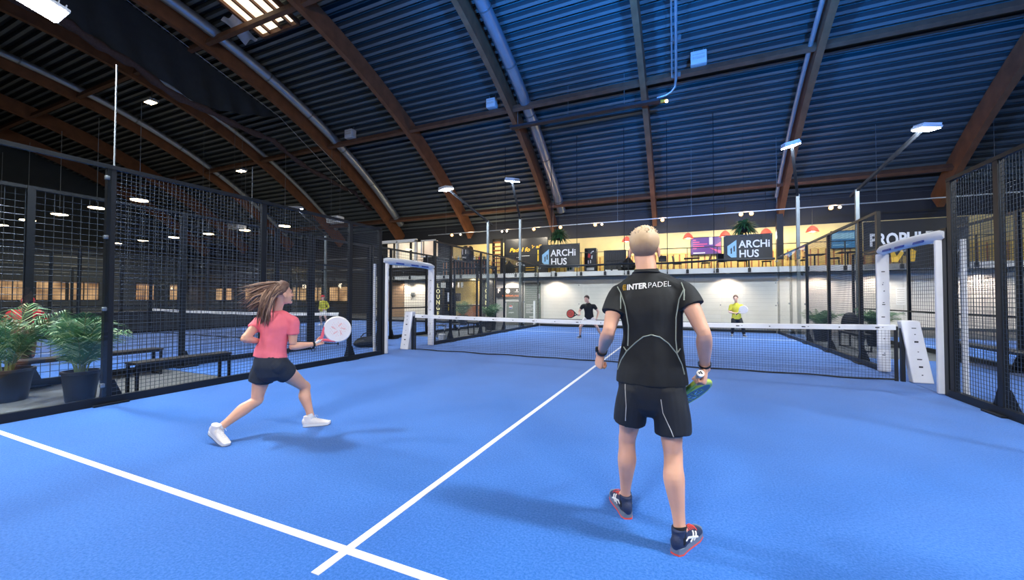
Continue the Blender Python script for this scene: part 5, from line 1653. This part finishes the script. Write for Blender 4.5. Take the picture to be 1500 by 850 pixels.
# ------------------------------------------------------------------ blond player, seen from behind
def blond_player():
    p = thing('person', 'blond person from behind in black shirt with grey piping, racket held low', 'person', (1.45, -6.15, 0))
    o = V((1.45, -6.15, 0)); w = lambda x, y, z: V((x, y, z)) - o
    F = V((-.04, 1, 0)).normalized(); R = F.cross(UP)
    P, N = w(1.478, -6.15, .90), w(1.452, -6.15, 1.495)
    shL, shR = w(1.297, -6.15, 1.388), w(1.645, -6.15, 1.402)
    elL, wrL = w(1.256, -6.26, 1.151), w(1.180, -6.07, 1.012)
    elR, wrR = w(1.748, -6.23, 1.158), w(1.756, -6.085, .968)
    h = w(1.440, -6.125, 1.632)
    mb = MB()
    torso(mb, P, N, R)
    mb.chain([(N - UP * .03, .064, .062), (N + UP * .03 + F * .008, .058, .06), (h - UP * .05 - F * .006, .056, .062)], R, 18)
    HF = V((-.05, 1, -.02)).normalized()
    q, hr, hu = add_head(mb, h, HF)
    add_arm(mb, shL, elL, wrL, R); add_arm(mb, shR, elR, wrR, R)
    add_hand(mb, wrL + (wrL - elL).normalized() * .02, V((-.2, .2, -.8)), V((.7, .7, .0)), V((-.7, .7, 0)), (58, 72, 48), 1., .03, .5)
    gd = V((-.15, .83, -.54)).normalized()     # racket axis
    add_hand(mb, wrR + V((.0, .0, -.008)), V((-.05, -.12, -.97)), V((-.97, .1, .0)), V((-.1, .95, .1)), (66, 82, 50), 1., .0, .6)
    hipL, hipR = w(1.388, -6.15, .84), w(1.566, -6.16, .84)
    knL, anL = w(1.332, -6.07, .495), w(1.308, -5.985, .12)
    knR, anR = w(1.590, -6.19, .495), w(1.624, -6.235, .115)
    add_leg(mb, hipL, knL, anL, V((-.25, 1, 0)), 1., 1.0); add_leg(mb, hipR, knR, anR, V((.3, 1, 0)), 1., 1.0)
    body = fuse(mb, .0048, 5)
    obj('body', body, 'skin', p)
    # hair
    obj('hair', hair_cap(q, 1., cap_short, lambda th, ph: (.0022 + .0165 * max(0, math.cos(ph * .72)) ** 1.3) * (1 if math.cos(th) > -.5 else 1), .006, 9, 3), 'hairblond', p, 60).location = (0, 0, 0)
    tf = MB(); rnd = random.Random(4)
    for i in range(170):
        th = rnd.uniform(0, 2 * PI); ph = rnd.uniform(0, 1.0)
        n = V((math.sin(ph) * math.sin(th), math.sin(ph) * math.cos(th), math.cos(ph)))
        a = q(-.014 + n.y * .106, .027 + n.z * .10, n.x * .086)
        dn = (q(n.y, n.z, n.x) - q(0, 0, 0)).normalized() * .75 + V((rnd.uniform(-.35, .35), rnd.uniform(-.2, .5), .35))
        dn.normalize(); L = rnd.uniform(.010, .02)
        tf.tube([a - dn * .008, a + dn * L * .5, a + dn * L + UP * -.004], [.0042, .0034, .0008], 6)
    obj('hair_tufts', tf, 'hairblond', p, 60)
    # shirt
    sm = MB()
    sm.chain([(w(1.480, -6.15, .862), .197, .135), (w(1.480, -6.15, .93), .190, .132), (w(1.482, -6.15, 1.06), .168, .120), (w(1.482, -6.15, 1.16), .162, .116), (w(1.476, -6.15, 1.27), .174, .122),
              (w(1.472, -6.15, 1.35), .174, .112), (w(1.464, -6.15, 1.405), .142, .094), (w(1.456, -6.15, 1.452), .096, .078), (w(1.453, -6.15, 1.502), .070, .067)], R, 30, caps=(False, False), sub=5)
    sm.chain([(w(1.385, -6.15, 1.392), .058, .072), (lerp(shL, elL, .0) + V((.012, 0, -.02)), .056, .066), (lerp(shL, elL, .25) + V((.004, 0, 0)), .060, .066), (lerp(shL, elL, .56), .067, .071)], V((0, 1, 0)), 22, caps=(True, False))
    sm.chain([(w(1.55, -6.15, 1.40), .058, .072), (lerp(shR, elR, .0) + V((-.012, 0, -.018)), .056, .066), (lerp(shR, elR, .2) + V((-.004, 0, 0)), .060, .066), (lerp(shR, elR, .43), .067, .071)], V((0, 1, 0)), 22, caps=(True, False))
    for s_ in (0, 1):
        a, b = (w(1.308, -6.15, 1.382), w(1.432, -6.15, 1.456)) if s_ == 0 else (w(1.632, -6.15, 1.396), w(1.474, -6.15, 1.460))
        sm.chain([(a, .05, .046), (lerp(a, b, .5) + UP * .006, .062, .05), (b, .06, .048)], F, 14)
    me = fuse(sm, .006, 6)
    wrinkle(me, .0075, 8, 2, (1.2, 1, .35)); dress(me, body)
    shirt = obj('shirt', me, 'shirtblack', p)
    tree = BVHTree.FromPolygons([v.co for v in me.vertices], [f.vertices[:] for f in me.polygons])

    def onback(x, z, off=.002, strict=False):
        hit = tree.ray_cast(w(x, -7.5, z), V((0, 1, 0)))
        if hit[0] is None and strict: return None
        return (hit[0] - V((0, off, 0))) if hit[0] is not None else w(x, -6.26, z)
    # piping: sides, shoulder seams, arc over the lower back
    pp = MB()
    cv = lambda L: [V(a).lerp(V(b), t / 6) for a, b in zip(L[:-1], L[1:]) for t in range(6)] + [V(L[-1])]
    for L in ([(1.296, 1.412, 0), (1.318, 1.376, 0), (1.345, 1.30, 0), (1.362, 1.19, 0), (1.358, 1.075, 0)],
              [(1.640, 1.432, 0), (1.652, 1.395, 0), (1.628, 1.34, 0), (1.612, 1.24, 0), (1.61, 1.12, 0), (1.616, 1.05, 0)],
              [(1.295, .93, 0), (1.318, .99, 0), (1.352, 1.045, 0), (1.40, 1.095, 0), (1.445, 1.133, 0), (1.487, 1.145, 0), (1.53, 1.135, 0), (1.575, 1.10, 0), (1.615, 1.045, 0), (1.64, .985, 0), (1.652, .93, 0)],
              [(1.332, 1.065, 0), (1.352, 1.045, 0)], [(1.632, 1.07, 0), (1.615, 1.045, 0)],
              [(1.318, 1.376, 0), (1.322, 1.285, 0)], [(1.654, 1.395, 0), (1.652, 1.335, 0)]):
        pp.tube([q_ for q_ in (onback(a.x, a.y, .0015, True) for a in cv(L)) if q_ is not None], .0034, 6)
    obj('piping', pp, 'piping', shirt, 60)
    # chest-width lettering across the shoulders
    tl = lambda x0: (lambda u, v, d: onback(x0 + u, 1.392 + v + (u + x0 - 1.345) * .085, .0015 + d * .4))
    obj('back_lettering', text_mb('INTER', .030, tl(1.352), bold=.035, width=.112), 'white', shirt, label='bold white INTER lettering')
    obj('back_lettering', text_mb('PADEL', .030, tl(1.468), bold=-.012, width=.116), 'white', shirt, label='thin white PADEL lettering')
    em = MB()
    for i in range(4):
        z = 1.394 + .009 * i
        em.tube([onback(1.330 + .006 * abs(i - 1.5) * .5, z), onback(1.347, z)], .0028, 6)
    em.tube([onback(1.333 - .004 * math.sin(t), 1.39 + .033 * t / PI) for t in [PI * i / 8 for i in range(9)]], .002, 6)
    obj('back_emblem', em, 'gold', shirt, 60)
    # collar
    cr = MB().tube([w(1.453 + .074 * math.cos(a), -6.15 + .071 * math.sin(a), 1.489 + .008 * math.sin(a) * -1) for a in [2 * PI * i / 28 for i in range(29)]], .006, 8, cap=False)
    obj('collar', cr, 'shirtblack', shirt, 60)
    # shorts
    sh = MB()
    sh.chain([(w(1.478, -6.15, .93), .168, .118), (w(1.478, -6.15, .86), .182, .128), (w(1.478, -6.15, .79), .178, .126)], R, 26, caps=(False, True))
    sh.chain([(w(1.395, -6.15, .83), .095, .122), (w(1.372, -6.145, .74), .094, .118), (w(1.356, -6.135, .625), .092, .108)], R, 22, caps=(True, False))
    sh.chain([(w(1.562, -6.155, .83), .095, .122), (w(1.578, -6.165, .74), .096, .118), (w(1.592, -6.175, .598), .098, .11)], R, 22, caps=(True, False))
    me = fuse(sh, .006, 5); wrinkle(me, .006, 8, 7); dress(me, body)
    st = obj('shorts', me, 'shortsblack', p)
    tree2 = BVHTree.FromPolygons([v.co for v in me.vertices], [f.vertices[:] for f in me.polygons])
    sp = MB()
    for L in ([(1.345, .86), (1.352, .74), (1.345, .64)], [(1.535, .80), (1.545, .73), (1.585, .645), (1.60, .605)]):
        P_ = []
        for a, b in zip(L[:-1], L[1:]):
            for t in range(6):
                x, z = a[0] + (b[0] - a[0]) * t / 6, a[1] + (b[1] - a[1]) * t / 6
                hit = tree2.ray_cast(w(x, -7.5, z), V((0, 1, 0)))
                if hit[0] is not None: P_.append(hit[0] - V((0, .0005, 0)))
        if len(P_) > 2: sp.tube(P_, .0022, 6)
    obj('seam_piping', sp, 'groove', st, 60)
    # watch, wrist strap
    d = (wrL - elL).normalized()
    band(p, 'watch_strap', wrL - d * .012, d, .033, .022)
    fc = obj('watch_case', MB().rbox(wrL - d * .012 + V((-.026, -.02, .012)), (.02, .028, .034), .006), 'raqblack', p, 40)
    d = (wrR - elR).normalized()
    band(p, 'racket_cord', wrR - d * .012, d, .034, .013)
    # socks and shoes
    for an, kn in ((anL, knL), (anR, knR)):
        dd = (kn - an).normalized()
        obj('sock', MB().chain([(an - UP * .06, .036, .046), (an, .0365, .044), (an + dd * .012, .0365, .043)], V((1, 0, 0)), 18, caps=(True, False)), 'sock', p, 60)
    for an, d in ((anL, V((-.44, .9, 0))), (anR, V((.40, .92, 0)))):
        d = d.normalized()
        hl = V((an.x, an.y, 0)) - d * .055
        shoe(p, hl, d, 0, 'shoenavy', 'solegrey', 1.0, .005, 'coral', 'white', 'coral')
    rk = racket('padel_racket', 'lime and teal padel racket held low in the blond player\'s right hand', V((1.732, -6.142, .932)), gd, V((-.58, .38, .68)), 'raqteal', 'raqgreen', 'iceblue', 'grip', 'raqgreen')
    return p


blond_player()


# ------------------------------------------------------------------ woman in pink
def pink_player():
    o = V((-2.1, -5.9, 0)); w = lambda x, y, z: V((x, y, z)) - o
    p = thing('person', 'long-haired person in coral pink shirt and dark skort lunging with racket', 'person', tuple(o))
    F = V((-.40, .90, 0)).normalized(); R = F.cross(UP)
    Fp = V((-.165, .976, 0)).normalized(); Rp = Fp.cross(UP)
    P, N = w(-2.107, -5.895, .69), w(-2.058, -5.875, 1.2)
    shL, shR = w(-2.205, -5.935, 1.118), w(-1.918, -5.805, 1.110)
    elL, wrL = w(-2.175, -6.115, .955), w(-2.205, -5.93, .91)
    elR, wrR = w(-1.925, -5.80, .86), w(-1.874, -5.592, .862)
    h = w(-2.005, -5.862, 1.392)
    HF = V((.238, .973, .08)).normalized()
    mb = MB()
    torso(mb, P, N, R, .86)
    mb.chain([(N - UP * .03, .05, .05), (N + UP * .03, .046, .048), (h - UP * .045 - HF * .012, .044, .05)], R, 18)
    q, hr, hu = add_head(mb, h, HF, .93)
    add_arm(mb, shL, elL, wrL, R, .86, 1.07); add_arm(mb, shR, elR, wrR, UP, .86, 1.07)
    add_hand(mb, wrL + (wrL - elL).normalized() * .015, V((.25, .9, .1)), V((.6, -.1, -.6)), V((.2, .3, .9)), (35, 40, 25), .84)
    axis = (V((-1.71, -5.445, 1.014)) - V((-1.885, -5.60, .855))).normalized()
    nrm = V((.815, -.58, .05))
    add_hand(mb, wrR + (wrR - elR).normalized() * .012, (wrR - elR).normalized() * .8 + axis * .5, V((.45, -.1, .9)), V((.3, .5, .55)), (62, 75, 45), .84, 0, .5)
    hipL, hipR = w(-2.19, -5.905, .67), w(-2.025, -5.875, .665)
    knL, anL = w(-2.254, -5.935, .325), w(-2.325, -6.235, .128)
    knR, anR = w(-2.05, -5.56, .405), w(-1.951, -5.561, .105)
    add_leg(mb, hipL, knL, anL, V((.35, .9, .15)), .86, 1.16); add_leg(mb, hipR, knR, anR, V((.55, .8, 0)), .86, 1.16)
    body = fuse(mb, .005, 5)
    obj('body', body, 'skin', p)
    eyes(p, q, hr, HF, hu, .93)
    # shirt
    sm = MB(); a = lambda t: lerp(P, N, t)
    c0 = w(-2.11, -5.9, .76)
    sm.chain([(c0, .158, .125), (w(-2.105, -5.897, .82), .147, .118), (w(-2.085, -5.89, .90), .126, .104), (w(-2.075, -5.882, .98), .132, .108), (w(-2.066, -5.878, 1.06), .148, .112), (w(-2.06, -5.875, 1.12), .143, .095), (w(-2.058, -5.874, 1.165), .10, .075), (w(-2.057, -5.873, 1.195), .064, .06)], R, 28, caps=(False, False), sub=5)
    for sh_, el, t1 in ((shL, elL, .46), (shR, elR, .5)):
        inn = lerp(sh_, N, .4); inn.z = sh_.z + .012
        sm.chain([(inn, .05, .052), (sh_ + UP * .0, .055, .056), (lerp(sh_, el, .25), .056, .058), (lerp(sh_, el, t1), .056, .058)], F, 20, caps=(True, False))
        sm.chain([(sh_ + UP * .01, .042, .042), (lerp(sh_, N, .55) + UP * .018, .045, .036), (lerp(sh_, N, .9) + UP * .0, .045, .034)], F, 14)
    me = fuse(sm, .006, 5); wrinkle(me, .006, 9, 11, (1, 1, 1.5)); dress(me, body)
    s_ = obj('shirt', me, 'pink', p)
    # skort
    sk = MB()
    sk.chain([(w(-2.11, -5.9, .80), .138, .108), (w(-2.112, -5.9, .74), .156, .124), (w(-2.11, -5.9, .67), .162, .13), (w(-2.11, -5.9, .63), .15, .12)], Rp, 26, caps=(False, True))
    sk.chain([(hipL + UP * .02, .095, .1), (lerp(hipL, knL, .25), .105, .112), (lerp(hipL, knL, .46), .104, .112)], Rp, 22, caps=(True, False))
    sk.chain([(hipR + UP * .02, .095, .1), (lerp(hipR, knR, .18), .098, .106), (lerp(hipR, knR, .32), .096, .104)], Rp, 22, caps=(True, False))
    me = fuse(sk, .006, 5); wrinkle(me, .005, 8, 5); dress(me, body, .009)
    obj('skort', me, 'skort', p)
    # hair: cap and wind-blown strands
    lim = lambda th: 118 if math.cos(th) < .1 else 118 - 66 * math.cos(th) ** .7
    obj('hair', hair_cap(q, .93, lim, lambda th, ph: .013 + .006 * math.cos(th), .004, 8, 5), 'hairbrown', p, 60)
    rnd = random.Random(9)
    vU = V((.58, .815, 0)); vD = V((-.815, .58, 0))      # across and away, as she is seen
    st, lt = MB(), MB()
    for i in range(340):
        th = rnd.uniform(PI * .55, PI * 1.45); ph = rnd.uniform(.15, 1.75)
        n = V((math.sin(ph) * math.sin(th), math.sin(ph) * math.cos(th), math.cos(ph)))
        a0 = q(-.014 + n.y * .103, .027 + n.z * .098, n.x * .085)
        kind = rnd.random()
        if kind < .62:      # mass falling over the back
            tip = w(-2.045, -6.0, 1.09) + vU * rnd.gauss(-.015, .028) + UP * rnd.uniform(-.03, .14) + vD * rnd.gauss(0, .02)
            mid = lerp(a0, tip, .5) - vU * rnd.uniform(.02, .075) - vD * rnd.uniform(.03, .07) + UP * .02
        elif kind < .9:     # blown out to the left
            tip = w(-2.16, -6.02, 1.30) - vU * rnd.uniform(.0, .085) + UP * rnd.uniform(-.1, .15) - vD * rnd.uniform(-.02, .04)
            mid = lerp(a0, tip, .5) + UP * rnd.uniform(.0, .05) - vD * .02
        else:               # loose wisps
            tip = w(-2.23, -6.05, 1.33) - vU * rnd.uniform(.0, .11) + UP * rnd.uniform(-.12, .16)
            mid = lerp(a0, tip, .45) + UP * rnd.uniform(-.02, .07)
        pts = []
        for k in range(11):
            t = k / 10
            b = a0 * (1 - t) ** 2 + mid * 2 * t * (1 - t) + tip * t * t
            pts.append(b + V((0, 0, .008 * math.sin(t * 7 + i))) * t)
        r0 = rnd.uniform(.0034, .0072) if kind < .9 else .0024
        rad = [r0 * (.55 + .9 * math.sin(PI * min(1, .15 + k / 10 * .8))) * (1 if k < 8 else (1 - (k - 7) / 3.4)) for k in range(11)]
        (lt if rnd.random() < .3 else st).tube(pts, rad, 6)
    obj('long_hair', st, 'hairbrown', p, 70)
    obj('hair_highlights', lt, 'hairlight', p, 70, 'lighter brown streaks in the blown hair')
    # wrist strap with a loop
    d = (wrR - elR).normalized()
    bnd = band(p, 'wrist_strap', wrR - d * .01, d, .0285, .02)
    lp = [wrR - d * .01 + UP * -.028 + V((.012 * math.sin(t), .012 * math.sin(t), -.022 + .022 * math.cos(t))) for t in [2 * PI * i / 16 for i in range(17)]]
    obj('strap_loop', MB().tube(lp, .003, 6, cap=False), 'strap', bnd, 60)
    for an, kn in ((anL, knL), (anR, knR)):
        dd = (kn - an).normalized()
        obj('sock', MB().chain([(an - UP * .05, .032, .04), (an, .033, .038), (an + dd * .02, .0325, .036)], V((1, 0, 0)), 18, caps=(True, False)), 'whitefab', p, 60)
    shoe(p, w(-1.995, -5.612, 0), V((.72, .69, 0)), 0, 'shoewhite', 'solewhite', .9, .005, 'white', None, 'solegrey')
    shoe(p, w(-2.395, -6.275, .085), V((.97, .05, 0)), math.radians(22), 'shoewhite', 'solewhite', .9, .005, 'white', None, 'solegrey')
    racket('padel_racket', 'white and coral padel racket held out by the person in pink', V((-1.71, -5.445, 1.014)) - axis * .325 * .93, axis, nrm, 'raqwhite', 'raqpink', 'raqpale', 'grip', 'raqpale', .93, 'raqwhite')
    return p


pink_player()


# ------------------------------------------------------------------ smaller far players
def far_player(label, base, F, P, N, h, HF, arms, legs, shirt_m, bottom_m, long_legs, hairm, vox=.012, shoes='shoenavy', s=.93, skin='skinpale', sleeves=.5, bottom_len=.55, collar=None):
    o = V(base); w = lambda v: V(v) - o
    p = thing('person', label, 'person', tuple(o))
    F = V(F).normalized(); R = F.cross(UP); P, N, h = w(P), w(N), w(h)
    mb = MB(); torso(mb, P, N, R, s)
    HF = V(HF).normalized()
    mb.chain([(N - UP * .03, .055 * s, .055 * s), (N + UP * .03, .05 * s, .052 * s), (h - UP * .045 * s - HF * .01, .05 * s, .056 * s)], R, 16)
    q, hr, hu = add_head(mb, h, HF, s)
    hands = []
    for sh, el, wr, hd, hn, ht, cl in arms:
        sh, el, wr = w(sh), w(el), w(wr)
        add_arm(mb, sh, el, wr, R, s); add_hand(mb, wr + (wr - el).normalized() * .015, hd, hn, ht, cl, s)
    for hip, kn, an, fw in legs: add_leg(mb, w(hip), w(kn), w(an), fw, s)
    body = fuse(mb, min(vox, .0075), 4)
    obj('body', body, skin, p)
    eyes(p, q, hr, HF, hu, s)
    sm = MB(); a = lambda t: lerp(P, N, t)
    sm.chain([(a(-.06), .175 * s, .132 * s), (a(.1), .172 * s, .13 * s), (a(.38), .156 * s, .12 * s), (a(.66), .174 * s, .127 * s), (a(.85), .16 * s, .1 * s), (a(.93), .105 * s, .08 * s), (a(.985), .07 * s, .066 * s)], R, 26, caps=(False, False))
    for sh, el, wr, *_ in arms:
        sh, el, wr = w(sh), w(el), w(wr)
        inn = lerp(sh, a(.85), .4)
        e_ = lerp(sh, el, sleeves) if sleeves <= 1 else None
        st = [(inn, .062 * s, .07 * s), (sh, .065 * s, .068 * s), (lerp(sh, el, .3), .062 * s, .066 * s)]
        if e_ is not None: st.append((e_, .062 * s, .064 * s))
        else: st += [(el, .055 * s, .056 * s), (lerp(el, wr, .5), .05 * s, .05 * s), (lerp(el, wr, .95), .042 * s, .042 * s)]
        sm.chain(st, F, 18, caps=(True, False))
    me = fuse(sm, vox, 4); wrinkle(me, .006, 8, 3); dress(me, body, .008)
    obj('shirt', me, shirt_m, p)
    if collar: obj('collar', MB().tube([a(.985) + (R * .068 * math.cos(t) + F * .066 * math.sin(t)) * s for t in [2 * PI * i / 20 for i in range(21)]], .012, 8, cap=False), collar, p, 60)
    bt = MB()
    bt.chain([(a(.1), .155 * s, .115 * s), (a(-.02), .168 * s, .125 * s), (a(-.14), .155 * s, .12 * s)], R, 24, caps=(False, True))
    for hip, kn, an, fw in legs:
        hip, kn, an = w(hip), w(kn), w(an)
        if long_legs: bt.chain([(hip, .1 * s, .108 * s), (lerp(hip, kn, .5), .088 * s, .094 * s), (kn, .07 * s, .076 * s), (lerp(kn, an, .5), .066 * s, .07 * s), (an + UP * .01, .056 * s, .06 * s)], R, 20, caps=(True, False))
        else: bt.chain([(hip, .1 * s, .11 * s), (lerp(hip, kn, .3), .102 * s, .11 * s), (lerp(hip, kn, bottom_len), .1 * s, .106 * s)], R, 20, caps=(True, False))
    me = fuse(bt, vox, 4); wrinkle(me, .006, 7, 8); dress(me, body, .006)
    obj('trousers' if long_legs else 'shorts', me, bottom_m, p)
    for hip, kn, an, fw in legs:
        an = w(an); d = V(fw); d.z = 0; d.normalize()
        shoe(p, V((an.x, an.y, 0)) - d * .05, d, 0, shoes, 'solewhite', s * .95, .009)
    if hairm: obj('hair', hair_cap(q, s, cap_short, lambda th, ph: .01 + .016 * max(0, math.cos(ph * .7)), .004, 8, 2), hairm, p, 60)
    return p, q, w


# far left player: black shirt, white shorts, red racket
far_player('distant person in black shirt and white shorts crouching beyond the net', (-1.32, 4.92, 0), (-.1, -1, 0), (-1.36, 4.97, .70), (-1.37, 4.85, 1.2), (-1.405, 4.77, 1.335), (-.3, -1, -.05),
           [((-1.56, 4.87, 1.10), (-1.69, 4.88, .90), (-1.60, 4.67, .82), V((-.4, -.6, .0)), V((0, .3, -1)), V((-.8, .4, 0)), (60, 70, 40)), ((-1.17, 4.87, 1.10), (-1.04, 4.95, .90), (-1.04, 4.75, .74), V((0, -.6, -.6)), V((-.9, 0, .2)), V((0, -.8, .4)), (30, 35, 20))],
           [((-1.46, 4.97, .66), (-1.63, 4.80, .385), (-1.65, 4.86, .1), V((-.35, -1, 0))), ((-1.26, 4.97, .66), (-1.07, 4.86, .40), (-.98, 5.08, .1), V((.4, -1, 0)))],
           'shirtblack', 'whitefab', False, 'hairdark', collar=None)
racket('padel_racket', 'red and black padel racket held out by the crouching person beyond the net', V((-1.585, 4.61, .80)), V((-1, -.05, .12)), V((.05, -1, .15)), 'raqred', 'raqblack', 'raqblack', 'strap', 'raqblack')
# far right player: lime top, black trousers, white racket across the body
far_player('distant person in lime yellow top and black trousers beyond the net', (3.37, 7.8, 0), (-.08, -1, 0), (3.35, 7.85, .66), (3.34, 7.82, 1.2), (3.315, 7.76, 1.375), (-.15, -1, .02),
           [((3.17, 7.84, 1.10), (3.12, 7.80, .88), (3.26, 7.6, .85), V((.6, -.5, .05)), V((.3, .3, -.9)), V((.1, -.5, .8)), (55, 65, 40)), ((3.52, 7.84, 1.10), (3.57, 7.78, .88), (3.40, 7.6, .86), V((-.7, -.4, .05)), V((0, .3, -.9)), V((-.1, -.5, .8)), (50, 60, 35))],
           [((3.26, 7.85, .62), (3.22, 7.76, .35), (3.2, 7.83, .09), V((-.25, -1, 0))), ((3.44, 7.85, .62), (3.53, 7.75, .35), (3.57, 7.80, .09), V((.3, -1, 0)))],
           'lime', 'shortsblack', True, 'hairbrown', s=.88, sleeves=.75)
racket('padel_racket', 'white padel racket held across the body by the person in lime beyond the net', V((3.29, 7.52, .79)), V((.62, -.1, .5)), V((.1, -1, .1)), 'raqwhite', 'raqwhite', None, 'strap', 'raqwhite', .95)
# neighbouring court player: lime top, red cap
pl_, q_, w_ = far_player('small distant person with red cap and lime top on the neighbouring court', (-14.73, 5.7, 0), (.25, -1, 0), (-14.73, 5.72, .72), (-14.73, 5.7, 1.22), (-14.73, 5.68, 1.385), (.1, -1, 0),
                         [((-14.93, 5.72, 1.13), (-15.0, 5.75, .9), (-14.86, 5.6, .8), V((.3, -.6, -.4)), V((.6, .3, 0)), V((0, -.7, .4)), (40, 45, 30)), ((-14.54, 5.74, 1.13), (-14.44, 5.78, .92), (-14.5, 5.62, .8), V((-.3, -.6, -.4)), V((-.6, .3, 0)), V((0, -.7, .4)), (40, 45, 30))],
                         [((-14.82, 5.72, .68), (-14.85, 5.66, .39), (-14.86, 5.74, .09), V((-.1, -1, 0))), ((-14.64, 5.72, .68), (-14.56, 5.7, .39), (-14.55, 5.82, .09), V((.3, -1, 0)))],
                         'lime', 'whitefab', False, None, vox=.014, s=.92, sleeves=1.4, shoes='shoewhite', bottom_len=.4)
cp = hair_cap(q_, .92, lambda th: 88, lambda th, ph: .014, .0, 5, 1)
cap_ = obj('cap', cp, 'redfab', pl_, 60)
obj('cap_visor', MB().slab([(-.06, 0), (-.05, .06), (0, .085), (.05, .06), (.06, 0)], lambda u, v, d: q_(.07 + v, .035 - v * .25 + d, u), 0, .006), 'redfab', cap_)
# person in red behind the palms at the left edge
pl_, q_, w_ = far_player('person in red hooded top and brown trousers behind the palms', (-10.9, -5.06, 0), (-.9, .5, 0), (-10.9, -5.06, .70), (-10.98, -5.0, 1.1), (-11.02, -4.96, 1.24), (-.85, .5, -.2),
                         [((-10.88, -4.84, 1.02), (-10.95, -4.72, .82), (-11.1, -4.75, .94), V((-.5, .3, .3)), V((.2, -.3, .8)), V((.5, .4, .5)), (45, 50, 30)), ((-11.03, -5.18, 1.02), (-11.12, -5.28, .82), (-11.24, -5.16, .86), V((-.5, .4, .0)), V((-.4, .3, -.6)), V((.2, .2, .8)), (45, 50, 30))],
                         [((-10.85, -4.97, .66), (-10.92, -4.92, .37), (-10.82, -4.96, .09), V((-.9, .5, 0))), ((-10.95, -5.13, .66), (-11.06, -5.1, .37), (-10.96, -5.16, .09), V((-.9, .4, 0)))],
                         'redfab', 'browntrouser', True, None, vox=.014, s=.92, sleeves=1.4)
obj('hood', hair_cap(q_, .92, lambda th: 122 if math.cos(th) < 0 else 122 - 60 * math.cos(th), lambda th, ph: .028, .004, 5, 1), 'redfab', pl_, 60)
EXPOSURE = 0.7
# ================================================================== CAMERA, WORLD
cd = bpy.data.cameras.new('camera'); cam = bpy.data.objects.new('camera', cd); COL.objects.link(cam)
cd.sensor_width = 36; cd.lens = 582.504585 / 1500 * 36; cd.clip_start = .05; cd.clip_end = 300
r2 = V((0.91669191, 0.39958726, 0.00244319)); u2 = V((0.00657061, -0.0211864, 0.99975395)); fw = V((-0.3995407, 0.9164503, 0.02204694))
cam.matrix_world = Matrix.Translation((1.65936652, -8.56645191, 1.34047343)) @ Matrix((r2, u2, -fw)).transposed().to_4x4()
SC.camera = cam
wd = bpy.data.worlds.new('world'); SC.world = wd; wd.use_nodes = True
bg = wd.node_tree.nodes['Background']; bg.inputs[0].default_value = (.02, .03, .05, 1); bg.inputs[1].default_value = 1
SC.view_settings.view_transform = 'Standard'; SC.view_settings.look = 'None'
SC.view_settings.exposure = EXPOSURE; SC.view_settings.gamma = 1
SC.view_settings.use_curve_mapping = False
try:
    SC.cycles.max_bounces = 7; SC.cycles.diffuse_bounces = 4; SC.cycles.glossy_bounces = 3
    SC.cycles.transparent_max_bounces = 24; SC.cycles.transmission_bounces = 6
    SC.cycles.caustics_reflective = False; SC.cycles.caustics_refractive = False
    SC.cycles.sample_clamp_indirect = 6
except Exception:
    pass
